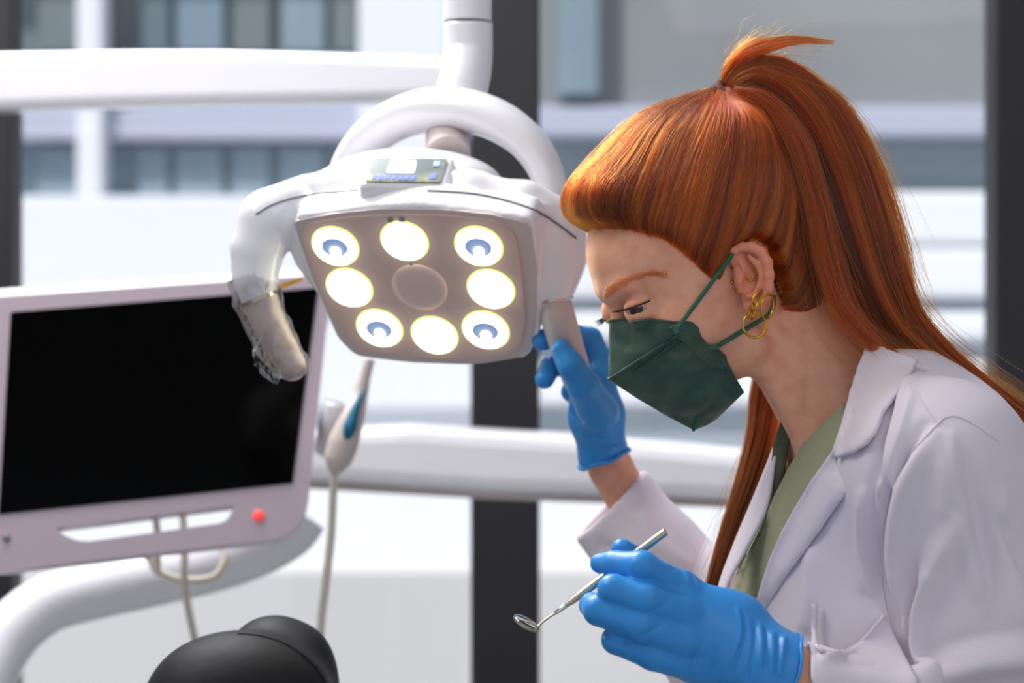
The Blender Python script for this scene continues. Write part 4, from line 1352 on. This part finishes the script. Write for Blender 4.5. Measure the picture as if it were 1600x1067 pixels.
for pts, a, w in (
        ([(1160, 950), (1164, 990), (1150, 1030), (1140, 1060)], -0.0016, .0016), ([(1152, 945), (1157, 985), (1146, 1025)], 0.0012, .002),
        ([(1178, 965), (1180, 1000), (1172, 1040), (1166, 1066)], -0.0018, .0018), ([(1187, 968), (1190, 1010), (1184, 1050)], 0.0014, .002),
        ([(1196, 975), (1198, 1010), (1196, 1050)], -0.0016, .0016), ([(1206, 982), (1208, 1020), (1206, 1060)], 0.0014, .002),
        ([(1216, 988), (1214, 1020), (1210, 1060)], -0.0016, .0016), ([(1226, 990), (1222, 1020), (1216, 1060)], 0.0022, .002),
        ([(1090, 1010), (1082, 1040), (1070, 1060)], -0.0013, .0016), ([(1105, 1000), (1096, 1035), (1086, 1062)], 0.0011, .002), ([(1120, 1005), (1112, 1040), (1104, 1062)], -0.0013, .0016),
        ([(1045, 970), (1020, 985), (990, 1000), (960, 1001)], -0.0010, .002), ([(1050, 935), (1030, 950), (1000, 962)], -0.0008, .002),
        ([(1035, 900), (1046, 890), (1056, 890)], -0.0008, .002), ([(1068, 890), (1074, 900), (1076, 912)], 0.0008, .0018), ([(1080, 893), (1084, 904), (1084, 916)], -0.0008, .0018)):
    gfold(V, N, gs0, pts, a, w)
g1 = obj('glove', V, F, M['glove'], man); g1['label'] = 'blue nitrile glove gripping the mouth mirror'
def cuff_roll(fn, c, n_, parent, rr):
    a = unit(np.cross(n_, (0, 1, 0))); b = np.cross(n_, a); pts = []
    for t in np.linspace(0, 2*PI, 56, endpoint=False):
        d = a*math.cos(t)+b*math.sin(t); r_ = np.linspace(0.005, 0.06, 200)
        v = fn(c-n_*0.002+d*r_[:, None]); k = int(np.argmax(v > 0))
        pts.append(c+d*r_[k]+n_*0.0008*math.sin(t*5+1))
    return tube('rolled_cuff', pts, rr, M['glove'], parent, seg=8, closed=True)
GRr = dict(
    thumb=ch([(935, 645, 2.095, 18), (912, 602, 2.068, 13.5), (892, 570, 2.060, 11.2), (877, 545, 2.062, 8.6)]),
    index=ch([(930, 600, 2.13, 15), (934, 562, 2.135, 12.5), (922, 530, 2.140, 10.8), (890, 522, 2.130, 9.5), (852, 530, 2.10, 8.6), (846, 532, 2.095, 8.2)]),
    middle=ch([(928, 615, 2.14, 14), (918, 592, 2.150, 11.5), (886, 572, 2.140, 10), (862, 572, 2.115, 9.2), (851, 592, 2.10, 8.6)]),
    ring=ch([(926, 632, 2.145, 14), (922, 612, 2.160, 11), (900, 600, 2.160, 10), (892, 612, 2.14, 9)]),
    pinky=ch([(930, 660, 2.15, 13), (926, 640, 2.165, 10.5), (908, 632, 2.165, 9), (902, 642, 2.15, 8.4)]))
CUT_R = W(943, 716, 2.14); NR_ = unit(W(968, 770, 2.16)-W(940, 690, 2.13)+np.array([0.0, 0, 0.006]))
NR_ = unit(np.array([0.36, 0.1, -0.93]))
def f_glR(P):
    d = sd_chain(P, GRr['thumb'], .004)
    for k in ('index', 'middle', 'ring', 'pinky'): d = smin(d, sd_chain(P, GRr[k], .003), .003)
    p = sd_chain(P, [(W(928, 600, 2.125), .019), (W(932, 650, 2.125), .0235), (W(943, 715, 2.14), .0205), (W(955, 745, 2.15), .021)], .01)
    d = smin(d, p, .009)
    return smax(d, (P-CUT_R)@NR_, .0015)
lo = W(815, 760, 2.12)-np.array([0, .10, 0]); hi = W(1000, 495, 2.12)+np.array([0, .09, 0])
V, F = nets(f_glR, lo, hi, 0.0013, 2)
N = normals(V, F); V += N*(snoise(V, 23, 140)*0.0005)[:, None]
gs1 = Surf(V, F)
for pts, a, w in (([(895, 675), (930, 684), (970, 672)], 0.0011, .002), ([(900, 690), (935, 700), (972, 686)], -0.0012, .002), ([(888, 640), (900, 655), (915, 660)], -.001, .002), ([(930, 706), (955, 700), (975, 694)], .0012, .0018)):
    gfold(V, N, gs1, pts, a, w)
g2 = obj('glove', V, F, M['glove'], man); g2['label'] = 'blue nitrile glove around the lamp handle'
cuff_roll(f_glR, CUT_R, NR_, g2, 0.0020)
cuff_roll(f_glL, CUT_L, NL_, g1, 0.0012)

# ---- mouth mirror held in the near hand
mir = empty('mouth_mirror', W(940, 905, 1.762), 'gold-toned steel dental mouth mirror held in the near gloved hand', 'mirror')
YM = 1.762
a, b = W(1041, 830, YM), W(884, 946, YM)
V, F = cyl_mesh(a, b, [(0, .0022), (0.01, .0030), (0.35, .0030), (0.36, .0026), (0.40, .0026), (0.41, .0031), (0.80, .0031), (0.93, .0026), (1, .0018)], 24)
sharp(obj('handle', V, F, M['steel'], mir), 30)
V, F = cyl_mesh(b, W(866, 959, YM), [(0, .0019), (0.1, .0020), (0.9, .0016), (1, .0010)], 20)
obj('neck', V, F, M['steel_bright'], mir)
tube('stem', catmull([W(866, 959, YM), W(850, 970, YM), W(840, 979, YM-.001), W(834, 980, YM-.003)], 5), 0.0009, M['steel'], mir, seg=10)
mc = W(823, 972, YM-0.004); md = unit(np.array([40, 0, -22.0])); mn_ = unit(np.array([0.30, -0.22, 0.93])); mn_ = unit(mn_-md*(mn_@md)); mo = np.cross(mn_, md)
def mdisc(name, r, h0, h1, m, n=36):
    prof = [(r, h0), (r, h1*0.4), (r*0.92, h1)]
    V = []; F = []
    for rr_, z in prof:
        for k in range(n):
            t = 2*PI*k/n; V.append(mc+md*rr_*math.cos(t)+mo*rr_*math.sin(t)+mn_*z)
    for i in range(2):
        for k in range(n): F.append((i*n+k, i*n+(k+1) % n, (i+1)*n+(k+1) % n, (i+1)*n+k))
    F.append(tuple(range(n-1, -1, -1))); F.append(tuple(2*n+k for k in range(n)))
    return sharp(obj(name, V, F, m, mir))
mdisc('mirror_rim', 0.0105, -0.0016, 0.0, M['steel'])
mdisc('mirror_glass', 0.0092, -0.0002, 0.0006, M['steel_bright'])

# ---- legs, below the picture
KL, KR = np.array([0.05, 1.72, 0.56]), np.array([0.07, 2.08, 0.56])
def f_trs(P):
    d = sd_ell(P, PELV-z0*0.04, (0.15, 0.17, 0.11))
    for s, k in ((-1, KL), (1, KR)):
        hp0 = PELV+np.array([-0.02, 0.09*s, -0.06])
        d = smin(d, sd_chain(P, [(hp0, .085), (k, .062), (k+np.array([0.06, 0, -0.46]), .045)], .03), .03)
    return smax(d, 0.07-P[:, 2], 0.004)
V, F = nets(f_trs, (-0.12, 1.62, 0.05), (0.56, 2.2, 0.80), 0.009, 2)
tr = obj('trousers', V, F, M['trouser'], man)
for k in (KL, KR):
    a = k+np.array([0.06, 0, -0.46])
    V, F = nets(lambda P: smax(sd_chain(P, [(a+np.array([0.03, 0, -0.055]), .035), (a+np.array([-0.15, 0, -0.07]), .030)], .02), 0.002-P[:, 2], .003), a-np.array([.22, .06, .115]), a+np.array([.1, .06, .03]), 0.006, 2)
    obj('shoe', V, F, M['white_plastic'], man)

# ------------------------------------------------------------------ hair
HPOLY = [(104, 100), (86, 99), (63, 82), (42, 62), (29, 36), (22, 14), (12, 10), (6, 20), (-6, 31), (-24, 33), (-36, 20), (-35, -8), (-30, -31), (-37, -50), (-73, -80), (-150, -90), (-150, 190), (104, 190)]
def hair_vol(q, o=0.0):
    d = sd_ell(q, (-15, 0, 62), (106+o, 84+o, 97+o))
    d = smin(d, sd_ell(q, (55, 0, 111), (31+o, 54+o, 26+o)), 22)
    d = smin(d, sd_ell(q, (-50, 0, -8), (60+o, 60+o, 64+o)), 20)
    d = smin(d, sd_cap(q, (-58, 0, 132), (-80, 0, 140), 17+o, 11+o), 16)
    d = smin(d, sd_cap(q, (-80, 0, 125), (-100, 0, 100), 14+o, 18+o), 14)
    return d
def f_hair(P):
    q = HL(P)
    d = hair_vol(q, -2.5)
    return smax(d-(-0.8), sd_poly2(q[:, 0], q[:, 2], HPOLY)+1.5, 17)*HS/1000
lo = HO-0.17; hi = HO+np.array([0.15, 0.13, 0.17])
V, F = nets(f_hair, lo, hi, 0.0026, 3)
hair = obj('hair', V, F, M['hair_base'], man); hair['label'] = 'copper red hair pulled back to a high ponytail'

C0 = np.array([-15.0, 0, 48]); TT = np.array([-80.0, 0, 143])
def march(D, fn, r0=150.0, r1=40.0):
    """radius along each direction where fn crosses zero (bisection)"""
    lo_ = np.full(len(D), r1); hi_ = np.full(len(D), r0)
    for _ in range(13):
        m = (lo_+hi_)/2; s = fn(C0+D*m[:, None]) > 0
        hi_ = np.where(s, m, hi_); lo_ = np.where(s, lo_, m)
    return (lo_+hi_)/2
def surf_fn(q): return smax(hair_vol(q), sd_poly2(q[:, 0], q[:, 2], HPOLY)-1.5, 17)
def skull(q): return np.minimum(np.minimum(sd_ell(q, (-14, 0, 52), (90, 70, 76)), sd_ell(q, (30, 0, 52), (60, 60, 56))), sd_ell(q, (-46, 0, -8), (54, 54, 58)))
def scalp(n, pts, seed, lift=0.0, wild=0.0, edge=False, beyond=False):
    r = np.random.default_rng(seed)
    D = r.normal(size=(n*(40 if (edge or beyond) else 6), 3)); D /= np.linalg.norm(D, axis=1)[:, None]
    rad = march(D, skull); P = C0+D*rad[:, None]
    s = sd_poly2(P[:, 0], P[:, 2], HPOLY)
    ok = s < -0.5
    if beyond: ok = (s < 6*np.random.default_rng(seed).random(len(s))**2) & (s > -3)
    if edge: ok &= s > -7
    ok &= (P[:, 1] > -35)                     # the far side is never seen from near the photograph's place
    D = D[ok][:n]; rad = rad[ok][:n]; s = s[ok][:n]; n = len(D)
    DT = TT-C0; RT = np.linalg.norm(DT); DT = DT/RT
    ang = np.arccos(np.clip(D@DT, -1, 1))
    t = np.concatenate([[0, 0.012, 0.035, 0.07], np.linspace(0.11, 1, pts-4)])
    side = np.cross(D, DT); side /= np.linalg.norm(side, axis=1)[:, None]+1e-9
    e1_ = np.cross(DT, [0, 1.0, 0]); e1_ /= np.linalg.norm(e1_); e2_ = np.cross(DT, e1_)
    az = np.arctan2(D@e2_, D@e1_); AZ = np.stack([np.cos(az), np.sin(az), 0*az], 1)*60
    groove = 1.7*snoise(AZ, 901, 0.32)+1.5*snoise(AZ, 902, 0.9)+0.7*snoise(AZ, 903, 2.2)
    tone = 0.47+0.42*snoise(AZ, 904, 0.8)+0.42*snoise(AZ, 905, 2.4)+0.22*r.normal(size=n)
    noise = snoise(D*60, seed+1, 0.16); n2 = snoise(D*60, seed+2, 0.45); n3 = r.normal(size=n)
    out = np.zeros((n, pts, 3))
    back_ = 0.26*np.clip((D[:, 0]+0.55)*1.6, 0, 1)*np.clip(np.abs(D[:, 1])*2.2, 0, 1)*np.clip(1.1-D[:, 2], 0, 1)
    sweep = 0.10*np.clip((D[:, 0]-0.1)*2, 0, 1)                     # the front sweeps up before it turns back
    for i, tt in enumerate(t):
        e = tt
        w1 = np.sin((1-e)*ang)/np.maximum(np.sin(ang), 1e-3); w2 = np.sin(e*ang)/np.maximum(np.sin(ang), 1e-3)
        d = D*w1[:, None]+DT*w2[:, None]
        b = math.sin(PI*e)
        d = d+side*((noise*0.050+n2*0.030+n3*0.013)*b)[:, None]+np.array([0, 0, 1.0])*(sweep*b)[:, None]+np.array([-1.0, 0, 0])*(back_*math.sin(PI*e**0.8))[:, None]
        d /= np.linalg.norm(d, axis=1)[:, None]
        rs = np.maximum(march(d, surf_fn), march(d, skull)+0.4) if tt < 0.3 else march(d, hair_vol)
        k = 0.0 if i == 0 else (0.75 if i == 1 else 1.0); b2 = min(1, tt/0.15)
        layer = (r.random(n)*0-1)*0
        depth = (-3.2*(np.abs((n3*0.37) % 1.0))+1.6*noise)*b2+(0.7*n2+groove)*b2*(1-0.5*tt)+lift*b2+wild*b*snoise(D*60+i*2.0, seed+5, 0.3)
        rr_ = rad*(1-k)+(rs+depth)*k
        rr_ = np.where(e > 0.97, np.minimum(rr_, rs), rr_)
        out[:, i] = C0+d*rr_[:, None]
    # gather into the tie
    for i, tt in enumerate(t):
        g = np.clip((tt-0.80)/0.20, 0, 1)**2
        tgt = TT+np.stack([np.zeros(n), n3*2.5, n2*3.0], 1)
        out[:, i] = out[:, i]*(1-g*0.92)+tgt*(g*0.92)
    return HO+(out*HS/1000)@HR.T, tone
def rad_of(n, pts, r0, tip=0.35):
    t = np.linspace(0, 1, pts)
    return np.tile(r0*(1-(1-tip)*t**3), (n, 1))*(0.7+0.6*RNG.random((n, 1)))
P, tn = scalp(15000, 18, 31); curves('strands', P, rad_of(len(P), 18, 0.00013, 0.9), M['hair_strands'], hair, tn)
P, tn = scalp(6500, 18, 57, edge=True); curves('hairline_strands', P, rad_of(len(P), 18, 0.00011, 0.9), M['hair_strands'], hair, tn)
P, tn = scalp(2200, 18, 91, beyond=True); curves('hairline_strands', P, rad_of(len(P), 18, 0.00007, 0.9), M['hair_strands'], hair, tn+0.2)
P, tn = scalp(700, 18, 77, lift=2.2, wild=3.5); curves('loose_strands', P, rad_of(len(P), 18, 0.00009, 0.5), M['hair_strands'], hair, tn)

def bundle(name, guide, hw, n, pts, seed, base=True, depthk=0.6, r=0.00013, fly=0, spread_end=0.0, tipk=0.3, short=0.0, wave=1.0):
    g = np.array(catmull([W(*p) for p in guide], 10)); L = len(g)
    hwp = np.interp(np.linspace(0, 1, L), np.linspace(0, 1, len(hw)), hw)*S1*g[:, 1]
    T = np.gradient(g, axis=0); T /= np.linalg.norm(T, axis=1)[:, None]
    A = np.cross(T, np.array([0, 1.0, 0])); A /= np.linalg.norm(A, axis=1)[:, None]
    Bn = np.cross(T, A)
    if base:
        V = []; F = []; sg = 16
        for i in range(L):
            for k in range(sg):
                a = 2*PI*k/sg
                V.append(g[i]+A[i]*hwp[i]*0.86*math.cos(a)+Bn[i]*hwp[i]*depthk*0.82*math.sin(a))
        for i in range(L-1):
            for k in range(sg): F.append((i*sg+k, i*sg+(k+1) % sg, (i+1)*sg+(k+1) % sg, (i+1)*sg+k))
        F.append(tuple(range(sg-1, -1, -1))); F.append(tuple((L-1)*sg+k for k in range(sg)))
        o = obj(name, V, F, M['hair_base'], hair)
    rg = np.random.default_rng(seed)
    a = rg.uniform(0, 2*PI, n); rr_ = np.sqrt(rg.uniform(0.35, 1.0, n))
    ax = rr_*np.cos(a); bx = rr_*np.sin(a)
    c1 = snoise(np.stack([ax, bx, ax*0], 1)*8, seed+1, 1.1); c2 = snoise(np.stack([bx, ax, ax*0], 1)*8, seed+2, 2.2)
    gk = 1+0.16*snoise(np.stack([ax, bx, ax*0], 1)*8, seed+3, 3.0)
    ax = ax*gk; bx = bx*gk
    end = 1.0-short*rg.random(n)**2
    ts = np.linspace(0, 1, pts)
    P = np.zeros((n, pts, 3))
    for i, t in enumerate(ts):
        x = t*end*(L-1); i0 = np.minimum(x.astype(int), L-2); fr = (x-i0)[:, None]
        c = g[i0]*(1-fr)+g[i0+1]*fr
        A_ = A[i0]*(1-fr)+A[i0+1]*fr; B_2 = Bn[i0]*(1-fr)+Bn[i0+1]*fr
        h = (hwp[i0]*(1-fr[:, 0])+hwp[i0+1]*fr[:, 0])
        ph = t*5
        u_ = ax+wave*0.10*np.sin(ph+c1*5)*t**0.5+wave*0.06*c2*np.sin(ph*2+c2*9)+spread_end*t**2*c1
        v_ = bx+wave*0.10*np.cos(ph*1.2+c2*5)*t**0.5
        P[:, i] = c+A_*(h*u_)[:, None]+B_2*(h*depthk*v_)[:, None]
    if fly:
        k = fly
        w = np.linspace(0, 1, pts)**1.5
        off = rg.normal(size=(k, 3))*0.011
        wig = np.sin(np.linspace(0, 1, pts)[None, :]*rg.uniform(4, 12, (k, 1))+rg.uniform(0, 6, (k, 1)))
        P[:k] += off[:, None, :]*w[None, :, None]+wig[:, :, None]*rg.normal(size=(k, 1, 3))*0.0022
    R_ = rad_of(n, pts, r, tipk)
    tn = 0.48+0.45*c1+0.40*c2+0.22*rg.normal(size=n)
    curves(name+'_strands', P, R_, M['hair_strands'], hair, tn)
bundle('ponytail', [(1136, 153, 1.935), (1152, 132, 1.932), (1180, 122, 1.93), (1222, 140, 1.925), (1266, 192, 1.92), (1303, 272, 1.91), (1333, 360, 1.90), (1360, 440, 1.90), (1398, 508, 1.91), (1458, 562, 1.92), (1530, 618, 1.93), (1600, 672, 1.94), (1690, 760, 1.97), (1760, 880, 2.0)],
       [15, 26, 36, 46, 57, 62, 61, 58, 46, 32, 27, 27, 24, 14], 9500, 30, 5, fly=420, short=0.15, wave=1.5)
bundle('ponytail_wisp', [(1150, 140, 1.90), (1200, 160, 1.89), (1245, 225, 1.885), (1272, 310, 1.88), (1292, 400, 1.875), (1318, 480, 1.875), (1372, 540, 1.88), (1440, 590, 1.885)], [3, 12, 20, 20, 22, 20, 14, 6], 900, 22, 15, base=False, depthk=0.5, fly=120, short=0.4, wave=2.2)
bundle('ponytail_wisp', [(1200, 120, 1.92), (1290, 150, 1.92), (1345, 225, 1.915), (1382, 310, 1.91), (1408, 400, 1.91), (1424, 480, 1.91), (1450, 540, 1.91)], [8, 14, 16, 16, 14, 10, 5], 420, 22, 16, base=False, depthk=0.8, fly=160, short=0.6, wave=2.5)
bundle('crown_tuft', [(1132, 146, 1.935), (1142, 112, 1.93), (1166, 84, 1.925), (1200, 70, 1.92), (1246, 62, 1.915), (1304, 66, 1.91)], [10, 13, 15, 12, 7, 3], 520, 16, 8, base=False, depthk=0.7, fly=60, short=0.65, spread_end=0.8, wave=1.5, r=0.00010)
bundle('crown_tuft', [(1134, 146, 1.935), (1146, 108, 1.93), (1170, 72, 1.93), (1200, 60, 1.93)], [9, 11, 12, 7], 260, 14, 9, base=False, depthk=0.7, fly=50, short=0.5, spread_end=1.0, r=0.00010)
bundle('side_lock', [(1205, 560, 2.025), (1196, 630, 2.02), (1186, 690, 2.01), (1163, 770, 2.0), (1138, 840, 2.0), (1117, 905, 2.0), (1100, 960, 2.01)], [22, 25, 22, 20, 16, 12, 6], 1800, 20, 12, depthk=0.5, fly=70, short=0.3)
# hair tie
tc = W(1133, 151, 1.935); td = unit(W(1150, 128, 1.93)-W(1112, 168, 1.94))
for k, o_ in enumerate((-0.004, 0.0, 0.004)):
    a = unit(np.cross(td, (0, 1, 0))); b = np.cross(td, a)
    pts = [tc+td*o_+a*0.0112*math.cos(t)+b*0.0112*math.sin(t) for t in np.linspace(0, 2*PI, 28, endpoint=False)]
    tube('hair_tie', pts, 0.0032, M['hair_tie'], hair, seg=10, closed=True)

# brows and lashes
def fuzz(name, line, width, n, length, dirpx, material, r, seed, droop=0.0, off=0.0003, jit=0.25):
    rg = np.random.default_rng(seed); line = catmull([np.array(p, float) for p in line], 8)
    P = []
    for i in range(n):
        t = rg.random()*(len(line)-1); k = min(int(t), len(line)-2)
        p = line[k]*(1-(t-k))+line[k+1]*(t-k)
        w_ = np.interp(t/(len(line)-1), np.linspace(0, 1, len(width)), width)
        p = p+np.array([rg.normal()*2, rg.uniform(-1, 1)*w_])
        d = np.array(dirpx[0], float)*(1-t/(len(line)-1))+np.array(dirpx[1], float)*t/(len(line)-1)
        d = d/np.linalg.norm(d)*length*(0.7+0.6*rg.random()); d += rg.normal(size=2)*length*jit
        s = []
        for j in range(5):
            u_ = j/4; x, y = p+d*u_
            h = BS.hit(x, y)
            if h is None: s = None; break
            s.append(h[0]+h[1]*(off+0.0008*math.sin(PI*u_)))
        if s: P.append(s)
    P = np.array(P)
    curves(name, P, np.tile(np.linspace(r, r*0.4, 5), (len(P), 1)), material, man)
fuzz('eyebrow', [(944, 464), (954, 456), (966, 447), (982, 438), (1000, 431), (1018, 428), (1032, 430)], [5, 8, 8, 6, 4, 2.5, 1.5], 430, 13, [(6, -12), (14, -1)], M['brow_hair'], 0.00016, 3)
mat('lash', (24, 14, 12), rough=0.6)
def lashes(name, line, n, ln, d0, d1, seed, out, r=0.00016):
    rg = np.random.default_rng(seed); P = []
    line = [np.array(p, float) for p in line]
    for i in range(n):
        t = i/(n-1)*(len(line)-1); k = min(int(t), len(line)-2)
        p = line[k]*(1-(t-k))+line[k+1]*(t-k)
        h = BS.hit(*p)
        if h is None: continue
        d = np.array(d0)*(1-t/(len(line)-1))+np.array(d1)*t/(len(line)-1)
        s = []
        for j in range(6):
            u_ = j/5
            x, y = p+(d*u_+np.array([0, -0.25*ln])*u_*u_)*(0.85+0.3*rg.random()) 
            s.append(W(x, y, h[0][1]-0.0005-out*u_))
        P.append(s)
    P = np.array(P); curves(name, P, np.tile(np.linspace(r, r*0.3, 6), (len(P), 1)), M['lash'], man)
UL = [(967, 487), (977, 484), (988, 481), (999, 477), (1008, 473), (1015, 470)]
lashes('upper_lashes', UL, 46, 9, (-14, 3), (3, -3), 1, 0.004)
hs_ = [BS.hit(*p) for p in UL]
tube('lash_line', catmull([h[0]+h[1]*0.0002 for h in hs_], 5), 0.00055, M['lash'], man, seg=8)
# far eye: lashes just past the bridge of the nose
e2_ = EYE*np.array([1, -1, 1]); P = []
for i in range(16):
    t = i/15
    a = HW(e2_+np.array([12.5-2*t, 3-10*t, -2.5+1.5*t])); b = a+hf*0.008+hu*0.001-hu*0.003*(1-t)
    P.append([a, a*0.6+b*0.4-hu*0.0006, b])
curves('upper_lashes', np.array(P), np.tile([0.00018, 0.00014, 0.00006], (16, 1)), M['lash'], man)
